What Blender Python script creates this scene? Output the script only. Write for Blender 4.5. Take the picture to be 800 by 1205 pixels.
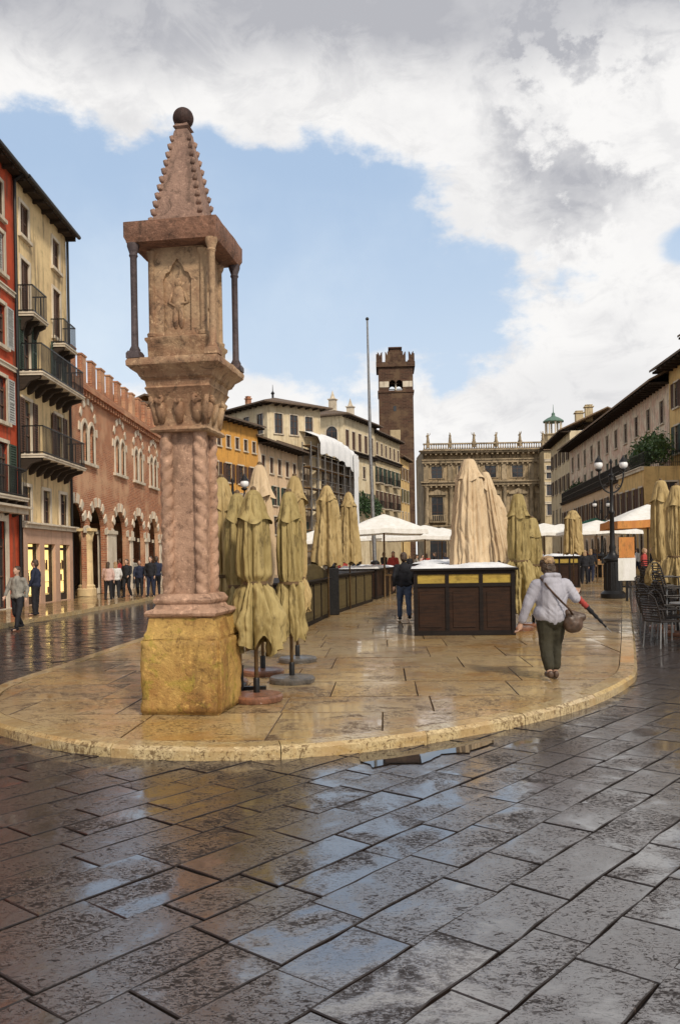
import bpy, bmesh, math, random
from mathutils import Vector, Matrix, noise
from mathutils.geometry import tessellate_polygon
PI = math.pi
random.seed(7)
for o in list(bpy.data.objects): bpy.data.objects.remove(o)
SC = bpy.context.scene
COL = SC.collection

# ------------------------------------------------------------------ camera
F, CAMZ, HOR, ROLL = 1000.0, 1.65, 655.0, math.radians(1.0)
cd = bpy.data.cameras.new('camera'); cam = bpy.data.objects.new('camera', cd); COL.objects.link(cam)
cd.sensor_fit = 'VERTICAL'; cd.sensor_height = 36.0; cd.sensor_width = 24.0
cd.lens = 36.0 * F / 1205.0
cd.shift_y = (HOR - 602.5) / 1205.0
cd.clip_start = 0.1; cd.clip_end = 3000
cr, sr = math.cos(ROLL), math.sin(ROLL)
cam.matrix_world = Matrix(((cr, sr, 0, 0), (0, 0, -1, 0), (-sr, cr, 0, CAMZ), (0, 0, 0, 1)))
SC.camera = cam
def uv(x, y):
    dx = x - 400; dv = HOR - y
    return (dx*cr + dv*sr)/F, (-dx*sr + dv*cr)/F
def G(x, y, z=0.0):                       # a point of the ground seen in the photo
    u, v = uv(x, y); Y = (z - CAMZ)/v
    return u*Y, Y
def P(x, y, Y):                           # (X, height) of something standing at distance Y
    u, v = uv(x, y)
    return u*Y, CAMZ + v*Y

# ------------------------------------------------------------------ world, sun, exposure
SUN_EL, SUN_AZ = math.radians(42), math.radians(152)   # azimuth clockwise from +Y
W = bpy.data.worlds.new('World'); SC.world = W; W.use_nodes = True
nt = W.node_tree; nt.nodes.clear()
def N(t, **k):
    n = nt.nodes.new(t)
    for a, b in k.items(): setattr(n, a, b)
    return n
def lk(a, b): nt.links.new(a, b)
def setin(sock, v):
    if isinstance(v, bpy.types.NodeSocket): lk(v, sock)
    elif v is not None: sock.default_value = v
def M_(op, a, b=None, c=None, clamp=False):
    n = N('ShaderNodeMath', operation=op); n.use_clamp = clamp
    setin(n.inputs[0], a)
    if b is not None: setin(n.inputs[1], b)
    if c is not None: setin(n.inputs[2], c)
    return n.outputs[0]
def SS(x, a, b, lo=0.0, hi=1.0):
    n = N('ShaderNodeMapRange'); n.interpolation_type = 'SMOOTHSTEP'
    setin(n.inputs[0], x); n.inputs[1].default_value = a; n.inputs[2].default_value = b
    n.inputs[3].default_value = lo; n.inputs[4].default_value = hi
    return n.outputs[0]
def MIXC(f, a, b, mode='MIX'):
    n = N('ShaderNodeMix'); n.data_type = 'RGBA'; n.blend_type = mode
    setin(n.inputs[0], f); setin(n.inputs[6], a); setin(n.inputs[7], b)
    return n.outputs[2]
def NOI(vec, scale, detail=4, rough=0.55, dist=0.0, dim='3D'):
    n = N('ShaderNodeTexNoise'); n.noise_dimensions = dim
    if vec is not None: lk(vec, n.inputs['Vector'])
    n.inputs['Scale'].default_value = scale; n.inputs['Detail'].default_value = detail
    n.inputs['Roughness'].default_value = rough; n.inputs['Distortion'].default_value = dist
    return n.outputs[0]
def MAPV(vec, loc=(0,0,0), rot=(0,0,0), sc=(1,1,1)):
    n = N('ShaderNodeMapping'); lk(vec, n.inputs[0])
    n.inputs[1].default_value = loc; n.inputs[2].default_value = rot; n.inputs[3].default_value = sc
    return n.outputs[0]
tc = N('ShaderNodeTexCoord'); D = tc.outputs['Generated']
sky = N('ShaderNodeTexSky', sky_type='NISHITA'); sky.sun_disc = False
sky.sun_elevation = SUN_EL; sky.sun_rotation = SUN_AZ; sky.air_density = 1.0; sky.dust_density = 0.6
sx = N('ShaderNodeSeparateXYZ'); lk(D, sx.inputs[0])
az = M_('ARCTAN2', sx.outputs[0], sx.outputs[1]); el = M_('ARCSINE', sx.outputs[2])
n1 = NOI(MAPV(D, sc=(1, 1, 1.7)), 5.5, 9, 0.60)
n2 = NOI(MAPV(D, (3, 1, 2)), 2.4, 8, 0.6)
nn = M_('SUBTRACT', n1, 0.5)
nb = M_('SUBTRACT', n2, 0.5)
def ell(a0, e0, ra, re, warp=1.5, wb=0.8):
    da = M_('DIVIDE', M_('SUBTRACT', az, a0), ra); de = M_('DIVIDE', M_('SUBTRACT', el, e0), re)
    d = M_('SQRT', M_('ADD', M_('MULTIPLY', da, da), M_('MULTIPLY', de, de)))
    return M_('ADD', M_('ADD', d, M_('MULTIPLY', nn, warp)), M_('MULTIPLY', nb, wb))
b1 = SS(ell(-0.16, 0.328, 0.43, 0.150, 1.6, 0.35), 1.0, 0.80)        # the long blue opening
b2 = SS(ell(0.44, 0.325, 0.085, 0.03, 1.2, 0.2), 1.05, 0.8)          # blue gap far right
b3 = SS(n2, 0.50, 0.60)                                                # broken blue elsewhere
back = SS(sx.outputs[1], 0.25, -0.2)
blue = M_('MAXIMUM', M_('MAXIMUM', b1, b2), M_('MULTIPLY', M_('MULTIPLY', b3, back), 0.8))
# thin wisps veil the blue towards the horizon
veil = M_('MULTIPLY', SS(el, 0.44, 0.16), 0.66)
veil = M_('ADD', veil, M_('MULTIPLY', SS(n2, 0.38, 0.70), 0.55), clamp=True)
skyc = MIXC(0.85, sky.outputs[0], (3.8, 5.0, 6.7, 1))
skyc = MIXC(veil, skyc, (5.6, 6.5, 7.5, 1))
# cloud colour: white edges, grey bellies in the high deck
deck = SS(M_('ADD', el, M_('MULTIPLY', nb, 0.16)), 0.475, 0.555)
blot = M_('MULTIPLY', SS(ell(0.27, 0.43, 0.13, 0.15, 2.6, 1.2), 1.05, 0.5), SS(M_('ADD', n1, M_('MULTIPLY', M_('SUBTRACT', NOI(D, 17, 8, 0.65), 0.5), 0.5)), 0.44, 0.53))
blot2 = SS(ell(0.30, 0.17, 0.14, 0.06, 1.4, 0.8), 1.1, 0.3)
n3a = NOI(MAPV(D, sc=(1, 1, 1.4)), 9, 9, 0.68, 0.4)
g = M_('ADD', M_('MULTIPLY', deck, SS(n1, 0.30, 0.62, 0.72, 1.0)), M_('MULTIPLY', M_('MULTIPLY', blot, 0.8), SS(n3a, 0.25, 0.65, 0.55, 1.0)))
g = M_('ADD', g, M_('MULTIPLY', blot2, 0.22))
g = M_('ADD', g, M_('MULTIPLY', SS(n1, 0.48, 0.70), 0.22), clamp=True)
n3 = NOI(MAPV(D, sc=(1, 1, 1.5)), 14, 9, 0.66, 0.6)
g = M_('ADD', g, M_('MULTIPLY', SS(n3, 0.46, 0.68), 0.26), clamp=True)
cloud = MIXC(g, (7.8, 7.7, 7.6, 1), (3.9, 3.95, 4.25, 1))
fin = MIXC(blue, cloud, skyc)
gnd = SS(sx.outputs[2], 0.0, -0.02)
fin = MIXC(gnd, fin, (1.2, 1.15, 1.1, 1))
bg = N('ShaderNodeBackground'); lk(fin, bg.inputs[0]); bg.inputs[1].default_value = 0.1
wo = N('ShaderNodeOutputWorld'); lk(bg.outputs[0], wo.inputs[0])

sl = bpy.data.lights.new('sun', 'SUN'); so = bpy.data.objects.new('sun', sl); COL.objects.link(so)
sl.energy = 2.6; sl.angle = math.radians(7); sl.color = (1.0, 0.90, 0.76)
sd = Vector((math.sin(SUN_AZ)*math.cos(SUN_EL), math.cos(SUN_AZ)*math.cos(SUN_EL), math.sin(SUN_EL)))
so.rotation_euler = sd.to_track_quat('Z', 'Y').to_euler()

SC.render.engine = 'CYCLES'
SC.view_settings.view_transform = 'Standard'; SC.view_settings.look = 'None'
SC.view_settings.exposure = 0.30; SC.view_settings.gamma = 1.0
SC.view_settings.use_curve_mapping = False
SC.cycles.max_bounces = 6

# ------------------------------------------------------------------ materials
MATS = {}
def newmat(name):
    global nt
    m = bpy.data.materials.new(name); m.use_nodes = True; nt = m.node_tree; nt.nodes.clear()
    out = N('ShaderNodeOutputMaterial'); b = N('ShaderNodeBsdfPrincipled'); lk(b.outputs[0], out.inputs[0])
    MATS[name] = m
    return m, b
def BUMP(h, s=0.3, d=0.02, nrm=None):
    n = N('ShaderNodeBump'); n.inputs['Strength'].default_value = s; n.inputs['Distance'].default_value = d
    lk(h, n.inputs['Height'])
    if nrm is not None: lk(nrm, n.inputs['Normal'])
    return n.outputs[0]
def c4(c): return (c[0], c[1], c[2], 1)
def OBJC(): return N('ShaderNodeTexCoord').outputs['Object']
def plaster(name, c, c2=None, dirt=(0.10, 0.075, 0.05), amount=0.5, scale=1.0, rough=0.85, bump=0.25):
    m, b = newmat(name); v = OBJC()
    a = NOI(v, 0.55*scale, 8, 0.65); f = NOI(v, 7*scale, 6, 0.7); st = NOI(MAPV(v, sc=(2.2, 2.2, 0.22)), 1.3*scale, 6, 0.65)
    if c2 is None: c2 = tuple(x*0.72 for x in c)
    col = MIXC(SS(a, 0.38, 0.62), c4(c), c4(c2))
    gr_ = NOI(v, 2.2*scale, 9, 0.75)
    col = MIXC(M_('MULTIPLY', SS(gr_, 0.52, 0.66), amount*0.8), col, c4(tuple(x*0.5 for x in c)))
    col = MIXC(M_('MULTIPLY', SS(st, 0.50, 0.64), amount), col, c4(dirt))
    col = MIXC(M_('MULTIPLY', SS(f, 0.52, 0.75), amount*0.5), col, c4(tuple(x*0.45 for x in c)))
    col = MIXC(M_('MULTIPLY', SS(f, 0.45, 0.28), 0.25), col, c4(tuple(min(1, x*1.35) for x in c)))
    setin(b.inputs['Base Color'], col); b.inputs['Roughness'].default_value = rough; b.inputs['Specular IOR Level'].default_value = 0.2
    lk(BUMP(f, bump, 0.03), b.inputs['Normal'])
    return m
def brickmat(name, c1, c2, mortar, sc=1.0, patch=None):
    m, b = newmat(name); v = OBJC()
    s = N('ShaderNodeSeparateXYZ'); lk(v, s.inputs[0]); k = N('ShaderNodeCombineXYZ')
    lk(M_('ADD', s.outputs[0], s.outputs[1]), k.inputs[0]); lk(s.outputs[2], k.inputs[1])
    br = N('ShaderNodeTexBrick'); lk(k.outputs[0], br.inputs[0])
    br.inputs['Color1'].default_value = c4(c1); br.inputs['Color2'].default_value = c4(c2); br.inputs['Mortar'].default_value = c4(mortar)
    br.inputs['Scale'].default_value = sc; br.inputs['Brick Width'].default_value = 0.30; br.inputs['Row Height'].default_value = 0.085
    br.inputs['Mortar Size'].default_value = 0.012; br.inputs['Bias'].default_value = 0.0
    a = NOI(v, 0.5, 8, 0.68); f = NOI(v, 4, 7, 0.7)
    col = br.outputs[0]
    if patch: col = MIXC(SS(a, 0.46, 0.62), col, c4(patch))
    col = MIXC(M_('MULTIPLY', SS(f, 0.5, 0.72), 0.55), col, c4(tuple(x*0.35 for x in c1)))
    col = MIXC(M_('MULTIPLY', SS(f, 0.45, 0.30), 0.30), col, c4(tuple(min(1, x*1.6) for x in c1)))
    setin(b.inputs['Base Color'], col); b.inputs['Roughness'].default_value = 0.88; b.inputs['Specular IOR Level'].default_value = 0.15
    lk(BUMP(M_('ADD', M_('MULTIPLY', br.outputs[1], -0.6), f), 0.35, 0.02), b.inputs['Normal'])
    return m
def stonemat(name, c, c2, pit=(0.05, 0.04, 0.03), scale=1.0, rough=0.7, bump=0.6, algae=None, wet=0.0):
    m, b = newmat(name); v = OBJC()
    a = NOI(v, 1.6*scale, 9, 0.68, 0.4); f = NOI(v, 16*scale, 8, 0.72); f2 = NOI(v, 60*scale, 4, 0.7)
    st = NOI(MAPV(v, sc=(4, 4, 0.5)), 1.5*scale, 6, 0.6)
    col = MIXC(SS(a, 0.38, 0.62), c4(c), c4(c2))
    col = MIXC(M_('MULTIPLY', SS(st, 0.52, 0.68), 0.55), col, c4(tuple(x*0.38 for x in c2)))
    if algae:
        g2 = NOI(v, 4.5, 10, 0.8, 0.8)
        col = MIXC(M_('MULTIPLY', SS(g2, 0.52, 0.60), 0.55), col, c4(algae))
    cr2 = NOI(v, 5.5*scale, 10, 0.78, 1.2)
    col = MIXC(M_('MULTIPLY', SS(cr2, 0.51, 0.66), 0.8), col, c4(tuple(x*1.6 for x in pit)))
    col = MIXC(M_('MULTIPLY', SS(f, 0.54, 0.72), 0.6), col, c4(pit))
    col = MIXC(M_('MULTIPLY', SS(f, 0.46, 0.33), 0.55), col, c4(tuple(min(1, x*1.7) for x in c)))
    setin(b.inputs['Base Color'], col); b.inputs['Roughness'].default_value = rough; b.inputs['Specular IOR Level'].default_value = 0.2
    if wet:
        b.inputs['Coat Weight'].default_value = wet; b.inputs['Coat Roughness'].default_value = 0.25
    h = M_('ADD', M_('MULTIPLY', a, 2.0), M_('ADD', f, M_('MULTIPLY', f2, 0.4)))
    lk(BUMP(h, bump, 0.02), b.inputs['Normal'])
    return m
def simple(name, c, rough=0.6, metal=0.0, vary=0.25, bump=0.1, scale=8, emis=None, es=1.0, spec=None):
    m, b = newmat(name); v = OBJC(); f = NOI(v, scale, 6, 0.65)
    col = MIXC(SS(f, 0.3, 0.7), c4(tuple(x*(1-vary) for x in c)), c4(tuple(min(1, x*(1+vary)) for x in c)))
    setin(b.inputs['Base Color'], col); b.inputs['Roughness'].default_value = rough; b.inputs['Metallic'].default_value = metal
    if bump: lk(BUMP(f, bump, 0.02), b.inputs['Normal'])
    if emis: b.inputs['Emission Color'].default_value = c4(emis); b.inputs['Emission Strength'].default_value = es
    return m
def clothmat(name, c, c2, stain=(0.10, 0.09, 0.04), amount=0.5):
    m, b = newmat(name); v = OBJC()
    a = NOI(MAPV(v, sc=(3, 3, 0.8)), 1.6, 7, 0.65); f = NOI(MAPV(v, sc=(1, 1, 0.35)), 9, 6, 0.7); w = NOI(v, 120, 2, 0.5)
    col = MIXC(SS(a, 0.36, 0.64), c4(c), c4(c2))
    col = MIXC(M_('MULTIPLY', SS(f, 0.50, 0.70), amount), col, c4(stain))
    setin(b.inputs['Base Color'], col); b.inputs['Roughness'].default_value = 0.75
    b.inputs['Specular IOR Level'].default_value = 0.2
    lk(BUMP(M_('ADD', M_('MULTIPLY', f, 1.0), M_('MULTIPLY', w, 0.1)), 0.45, 0.03), b.inputs['Normal'])
    return m
def woodmat(name, c, c2, rough=0.5):
    m, b = newmat(name); v = OBJC()
    a = NOI(MAPV(v, sc=(1, 1, 9)), 2.2, 6, 0.6, 1.0); f = NOI(v, 5, 7, 0.7)
    col = MIXC(SS(a, 0.35, 0.65), c4(c), c4(c2))
    col = MIXC(M_('MULTIPLY', SS(f, 0.5, 0.7), 0.6), col, c4(tuple(x*0.3 for x in c)))
    setin(b.inputs['Base Color'], col); b.inputs['Roughness'].default_value = rough; b.inputs['Specular IOR Level'].default_value = 0.2
    lk(BUMP(M_('ADD', a, f), 0.3, 0.01), b.inputs['Normal'])
    return m
def tilemat(name, c, c2):
    m, b = newmat(name); v = OBJC()
    s = N('ShaderNodeSeparateXYZ'); lk(v, s.inputs[0])
    wv = M_('SINE', M_('MULTIPLY', s.outputs[0], 26.0)); wy = M_('SINE', M_('MULTIPLY', s.outputs[1], 18.0))
    f = NOI(v, 3, 8, 0.75); a = NOI(v, 14, 3, 0.6)
    col = MIXC(SS(f, 0.35, 0.65), c4(c), c4(c2)); col = MIXC(M_('MULTIPLY', SS(a, 0.5, 0.7), 0.5), col, c4(tuple(x*0.3 for x in c)))
    setin(b.inputs['Base Color'], col); b.inputs['Roughness'].default_value = 0.8
    lk(BUMP(M_('ADD', wv, M_('MULTIPLY', wy, 0.4)), 0.6, 0.04), b.inputs['Normal'])
    return m
def glassmat(name, c=(0.02, 0.022, 0.025), rough=0.08):
    m, b = newmat(name); v = OBJC(); f = NOI(v, 1.2, 3, 0.5)
    setin(b.inputs['Base Color'], MIXC(f, c4(c), c4(tuple(x*2.2 for x in c)))); b.inputs['Roughness'].default_value = rough
    lk(BUMP(f, 0.15, 0.05), b.inputs['Normal'])
    return m
def wetstone(name, cols, pit, film=0.9, ior=1.85, rel=1.0, joints=None, pool=(0.50, 0.62), grain=1.0, warm=None, rbase=0.30, slabvar=0.08, worn=True, pt=(0.47, 0.545), cb=0.0013):
    """wet paving: rough relief with a glossy water film, pooled where the stone dips"""
    m, b = newmat(name)
    v = N('ShaderNodeNewGeometry'); pos = v.outputs['Position']; rnd = v.outputs['Random Per Island']
    off = N('ShaderNodeCombineXYZ'); lk(M_('MULTIPLY', rnd, 37.0), off.inputs[0]); lk(M_('MULTIPLY', rnd, 11.0), off.inputs[1])
    add = N('ShaderNodeVectorMath'); add.operation = 'ADD'; lk(pos, add.inputs[0]); lk(off.outputs[0], add.inputs[1])
    p = add.outputs[0]
    wn = N('ShaderNodeTexWhiteNoise'); wn.noise_dimensions = '1D'; lk(rnd, wn.inputs['W'])
    big = NOI(pos, 0.45, 5, 0.6); mid = NOI(p, 2.6, 7, 0.62, 0.5); fine = NOI(MAPV(p, rot=(0, 0, 0.9), sc=(1.0, 1.9, 1)), 26*grain, 8, 0.74, 0.8)
    gr = NOI(p, 120*grain, 4, 0.7)
    col = MIXC(wn.outputs[0], c4(cols[0]), c4(cols[1]))
    col = MIXC(SS(mid, 0.40, 0.62), col, c4(cols[2]))
    if warm: col = MIXC(M_('MULTIPLY', SS(big, 0.42, 0.58), 0.8), col, c4(warm))
    wetm = M_('ADD', M_('MULTIPLY', mid, 0.65), M_('MULTIPLY', big, 0.35))
    wetm = SS(M_('ADD', wetm, M_('MULTIPLY', M_('SUBTRACT', wn.outputs[0], 0.5), slabvar)), pool[0], pool[1])
    med = NOI(MAPV(p, rot=(0, 0, 0.4), sc=(1.0, 1.6, 1)), 11*grain, 8, 0.72, 1.0)
    dens = M_('ADD', M_('MULTIPLY', M_('SUBTRACT', mid, 0.5), -0.38), M_('MULTIPLY', M_('SUBTRACT', wn.outputs[0], 0.5), 0.07))
    pf = M_('ADD', M_('ADD', fine, M_('MULTIPLY', M_('SUBTRACT', gr, 0.5), 0.4)), dens); pm = M_('ADD', med, M_('MULTIPLY', dens, 0.8))
    pit_ = M_('MAXIMUM', SS(pf, pt[0], pt[1]), M_('MULTIPLY', SS(pm, pt[0]+0.03, pt[1]+0.025), 0.95))
    pit_ = M_('MULTIPLY', pit_, M_('SUBTRACT', 1.0, M_('MULTIPLY', wetm, 0.6)))
    if worn:
        tn = N('ShaderNodeSeparateXYZ'); lk(v.outputs['True Normal'], tn.inputs[0]); pit_ = M_('MAXIMUM', pit_, M_('MULTIPLY', SS(tn.outputs[2], 0.95, 0.85), 0.9))  # steep edges take the dark pit colour and lose most of the coat
    col = MIXC(M_('MULTIPLY', pit_, 0.92), col, c4(pit))
    col = MIXC(M_('MULTIPLY', SS(fine, 0.44, 0.32), 0.5), col, c4(tuple(min(1, x*1.7) for x in cols[1])))
    h = M_('ADD', M_('MULTIPLY', fine, 1.0), M_('ADD', M_('MULTIPLY', gr, 0.15), M_('MULTIPLY', mid, 0.9)))
    if joints:
        ang, bw, rh, ms = joints
        br = N('ShaderNodeTexBrick'); lk(MAPV(pos, rot=(0, 0, -ang)), br.inputs[0])
        br.inputs['Scale'].default_value = 1.0; br.inputs['Brick Width'].default_value = bw; br.inputs['Row Height'].default_value = rh
        br.inputs['Mortar Size'].default_value = ms
        br.inputs['Color1'].default_value = (0.7, 0.7, 0.7, 1); br.inputs['Color2'].default_value = (1.25, 1.25, 1.25, 1); br.inputs['Mortar'].default_value = (0.15, 0.13, 0.1, 1)
        col = MIXC(1.0, col, br.outputs[0], 'MULTIPLY')
        h = M_('ADD', h, M_('MULTIPLY', br.outputs[1], -1.0))
    bn = N('ShaderNodeBump'); lk(h, bn.inputs['Height']); bn.inputs['Distance'].default_value = 0.010*rel
    setin(bn.inputs['Strength'], M_('SUBTRACT', 0.85, M_('MULTIPLY', wetm, 0.72)))
    hc_ = M_('ADD', M_('ADD', fine, M_('MULTIPLY', gr, 0.2)), M_('MULTIPLY', mid, 5.0))
    if joints: hc_ = M_('ADD', hc_, M_('MULTIPLY', br.outputs[1], -2.0))
    bc = N('ShaderNodeBump'); lk(hc_, bc.inputs['Height']); bc.inputs['Distance'].default_value = cb*rel
    setin(bc.inputs['Strength'], M_('SUBTRACT', 0.60, M_('MULTIPLY', wetm, 0.52)))
    setin(b.inputs['Base Color'], col)
    b.inputs['Specular IOR Level'].default_value = 0.25
    setin(b.inputs['Roughness'], M_('SUBTRACT', rbase+0.35, M_('MULTIPLY', wetm, 0.25)))
    lk(bn.outputs[0], b.inputs['Normal'])
    b.inputs['Coat IOR'].default_value = ior
    setin(b.inputs['Coat Weight'], M_('MULTIPLY', M_('SUBTRACT', 1.0, M_('MULTIPLY', pit_, 0.95)), M_('ADD', film*0.85, M_('MULTIPLY', wetm, film*0.15))))
    setin(b.inputs['Coat Roughness'], M_('SUBTRACT', 0.09, M_('MULTIPLY', wetm, 0.075)))
    lk(bc.outputs[0], b.inputs['Coat Normal'])
    return m

m_slab = wetstone('wet_slab_stone', [(0.048, 0.032, 0.026), (0.085, 0.062, 0.052), (0.030, 0.020, 0.016)], (0.007, 0.0035, 0.0025), film=1.0, ior=3.4, rel=1.1, pool=(0.475, 0.595), grain=1.5, cb=0.0016, pt=(0.53, 0.585))
m_far = wetstone('wet_street_stone', [(0.07, 0.055, 0.05), (0.11, 0.09, 0.08), (0.05, 0.04, 0.035)], (0.015, 0.01, 0.008), film=1.0, ior=3.0, rel=0.7, pt=(0.53, 0.62), joints=(math.radians(50), 0.68, 0.32, 0.02))
m_joint = simple('wet_joint_earth', (0.010, 0.007, 0.006), 0.8, 0, 0.4, 0.5, 30)
m_isl = wetstone('island_marble', [(0.50, 0.32, 0.10), (0.60, 0.46, 0.26), (0.36, 0.19, 0.05)], (0.06, 0.026, 0.010), film=1.0, ior=2.9, rel=0.8, pt=(0.50, 0.56), cb=0.0013, pool=(0.46, 0.60), grain=1.1, warm=(0.56, 0.42, 0.22), rbase=0.2)
m_kerb = wetstone('kerb_marble', [(0.50, 0.37, 0.17), (0.60, 0.48, 0.28), (0.40, 0.26, 0.10)], (0.12, 0.07, 0.03), film=0.9, ior=2.0, rel=0.6, pt=(0.51, 0.60), grain=1.0, worn=False)
m_walk = wetstone('walk_marble', [(0.42, 0.27, 0.11), (0.50, 0.35, 0.18), (0.32, 0.20, 0.09)], (0.12, 0.07, 0.03), film=1.0, ior=2.3, rel=0.6, joints=(0, 1.1, 0.6, 0.015), pool=(0.4, 0.55))
m_water, _b = newmat('puddle_water'); _b.inputs['Base Color'].default_value = (0.02, 0.02, 0.02, 1); _b.inputs['Roughness'].default_value = 0.02; _b.inputs['IOR'].default_value = 2.4

m_pillar = stonemat('pink_marble', (0.48, 0.30, 0.205), (0.34, 0.205, 0.135), (0.07, 0.04, 0.028), 1.0, 0.62, 0.7)
m_pillar_cap = stonemat('weathered_marble', (0.44, 0.30, 0.18), (0.30, 0.17, 0.10), (0.045, 0.03, 0.022), 1.0, 0.7, 0.9)
m_pillar_dark = stonemat('red_marble', (0.30, 0.155, 0.10), (0.17, 0.09, 0.06), (0.035, 0.022, 0.016), 1.2, 0.6, 0.8)
m_spire = stonemat('greyed_pink_marble', (0.34, 0.215, 0.16), (0.24, 0.15, 0.115), (0.06, 0.04, 0.03), 1.3, 0.7, 0.9)
m_ball = stonemat('dark_red_ball_stone', (0.06, 0.032, 0.026), (0.04, 0.024, 0.02), (0.02, 0.014, 0.012), 1.2, 0.6, 0.5)
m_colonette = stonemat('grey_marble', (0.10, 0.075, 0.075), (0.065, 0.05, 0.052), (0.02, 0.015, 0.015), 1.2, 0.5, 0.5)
m_base = stonemat('yellow_limestone', (0.48, 0.30, 0.09), (0.33, 0.17, 0.05), (0.07, 0.035, 0.012), 1.0, 0.55, 1.0, algae=(0.30, 0.25, 0.03), wet=0.12)

m_red = plaster('red_plaster', (0.52, 0.085, 0.035), (0.40, 0.07, 0.032), amount=0.65)
m_cream = plaster('cream_plaster', (0.74, 0.56, 0.30), (0.60, 0.44, 0.24), amount=0.6)
m_pinkst = plaster('pink_stone_cladding', (0.52, 0.34, 0.24), (0.46, 0.29, 0.20), amount=0.25)
m_brick = brickmat('old_brick', (0.42, 0.15, 0.07), (0.25, 0.09, 0.05), (0.48, 0.31, 0.20), 1.0, (0.55, 0.33, 0.20))
m_towerbrick = brickmat('tower_brick', (0.095, 0.048, 0.032), (0.05, 0.028, 0.02), (0.12, 0.08, 0.055), 0.35, (0.14, 0.09, 0.055))
m_ochre = plaster('ochre_plaster', (0.66, 0.34, 0.08), (0.55, 0.28, 0.07), amount=0.4)
m_ochre2 = plaster('yellow_plaster', (0.68, 0.48, 0.21), (0.58, 0.38, 0.16), amount=0.4)
m_darkwall = plaster('arcade_shade_plaster', (0.12, 0.085, 0.05), (0.08, 0.055, 0.035))  # shade inside the arcade, painted into its back wall and ceiling colour
m_pinkpl = plaster('pink_plaster', (0.70, 0.50, 0.32), (0.62, 0.45, 0.28), amount=0.45)
m_buff = plaster('buff_plaster', (0.52, 0.42, 0.26), (0.42, 0.33, 0.20), amount=0.45)
m_pale = plaster('pale_plaster', (0.68, 0.58, 0.40), (0.58, 0.47, 0.30), amount=0.35)
m_greybr = plaster('bare_grey_plaster', (0.33, 0.26, 0.18), (0.26, 0.20, 0.14), amount=0.5)
m_fresco = plaster('frescoed_plaster', (0.74, 0.64, 0.50), (0.62, 0.42, 0.32), dirt=(0.12, 0.10, 0.08), amount=0.7, scale=1.6)
m_maffei = plaster('baroque_stone', (0.38, 0.285, 0.17), (0.22, 0.165, 0.10), dirt=(0.04, 0.03, 0.02), amount=0.8, scale=0.8)
m_maffei2 = plaster('baroque_trim_stone', (0.40, 0.31, 0.20), (0.25, 0.195, 0.125), dirt=(0.05, 0.04, 0.03), amount=0.6)
m_trim = plaster('white_stone_trim', (0.66, 0.58, 0.46), (0.54, 0.46, 0.35), amount=0.3)
m_tile = tilemat('roof_tiles', (0.10, 0.07, 0.05), (0.15, 0.10, 0.065))
m_tile2 = tilemat('brown_roof_tiles', (0.22, 0.14, 0.08), (0.15, 0.10, 0.06))
m_eave = woodmat('dark_eave_wood', (0.05, 0.035, 0.025), (0.035, 0.025, 0.018), 0.8)
m_iron = simple('black_iron', (0.022, 0.021, 0.021), 0.4, 0.6, 0.3, 0.15, 20)
m_grey = simple('grey_metal', (0.25, 0.25, 0.25), 0.5, 0.7)
m_glass = glassmat('window_glass')
m_shut_g = simple('green_shutter_paint', (0.035, 0.06, 0.04), 0.6)
m_shut_b = simple('brown_shutter_paint', (0.10, 0.05, 0.03), 0.65)
m_shut_w = simple('grey_shutter_paint', (0.40, 0.40, 0.38), 0.6)
m_shop = simple('lit_shop_window', (0.7, 0.5, 0.2), 0.4, 0, 0.4, 0, 3, emis=(1.0, 0.72, 0.25), es=1.1)
m_lampglass = simple('frosted_lamp_glass', (0.75, 0.75, 0.74), 0.25, 0, 0.05, 0)
m_white = clothmat('white_plastic_sheet', (0.78, 0.78, 0.78), (0.68, 0.69, 0.70), (0.45, 0.44, 0.42), 0.3)
m_wcanvas = clothmat('white_canvas', (0.78, 0.76, 0.72), (0.70, 0.68, 0.62), (0.45, 0.42, 0.34), 0.3)
m_olive = clothmat('olive_canvas', (0.40, 0.31, 0.135), (0.25, 0.185, 0.07), (0.08, 0.055, 0.022), 0.9)
m_tan = clothmat('tan_canvas', (0.46, 0.34, 0.16), (0.33, 0.235, 0.10), (0.12, 0.08, 0.035), 0.8)
m_beige = clothmat('beige_canvas', (0.62, 0.48, 0.31), (0.53, 0.39, 0.24), (0.28, 0.19, 0.10), 0.5)
m_orange = clothmat('orange_canvas', (0.60, 0.26, 0.07), (0.5, 0.2, 0.06))
m_greencl = clothmat('green_canvas', (0.03, 0.16, 0.09), (0.02, 0.11, 0.06))
m_stall = woodmat('stall_black_wood', (0.014, 0.009, 0.007), (0.009, 0.006, 0.005), 0.6)
m_panel = woodmat('stall_panel_wood', (0.036, 0.016, 0.008), (0.02, 0.010, 0.006), 0.6)
m_gpanel = woodmat('green_brown_board', (0.11, 0.085, 0.035), (0.075, 0.055, 0.025), 0.5)
m_ochpan = woodmat('ochre_panel', (0.42, 0.30, 0.06), (0.33, 0.22, 0.05), 0.5)
m_pole = woodmat('umbrella_pole_wood', (0.16, 0.10, 0.05), (0.11, 0.07, 0.035), 0.45)
m_disc = stonemat('red_concrete', (0.26, 0.11, 0.06), (0.20, 0.09, 0.05), (0.06, 0.03, 0.02), 2, 0.4, 0.5, wet=0.6)
m_gdisc = stonemat('grey_concrete', (0.13, 0.11, 0.09), (0.09, 0.08, 0.07), (0.03, 0.03, 0.03), 2, 0.4, 0.5, wet=0.6)
m_leaf = simple('leaf_green', (0.06, 0.11, 0.03), 0.5, 0, 0.6, 0, 3)
m_leafd = simple('dark_leaf_green', (0.03, 0.065, 0.02), 0.5, 0, 0.6, 0, 3)
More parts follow.
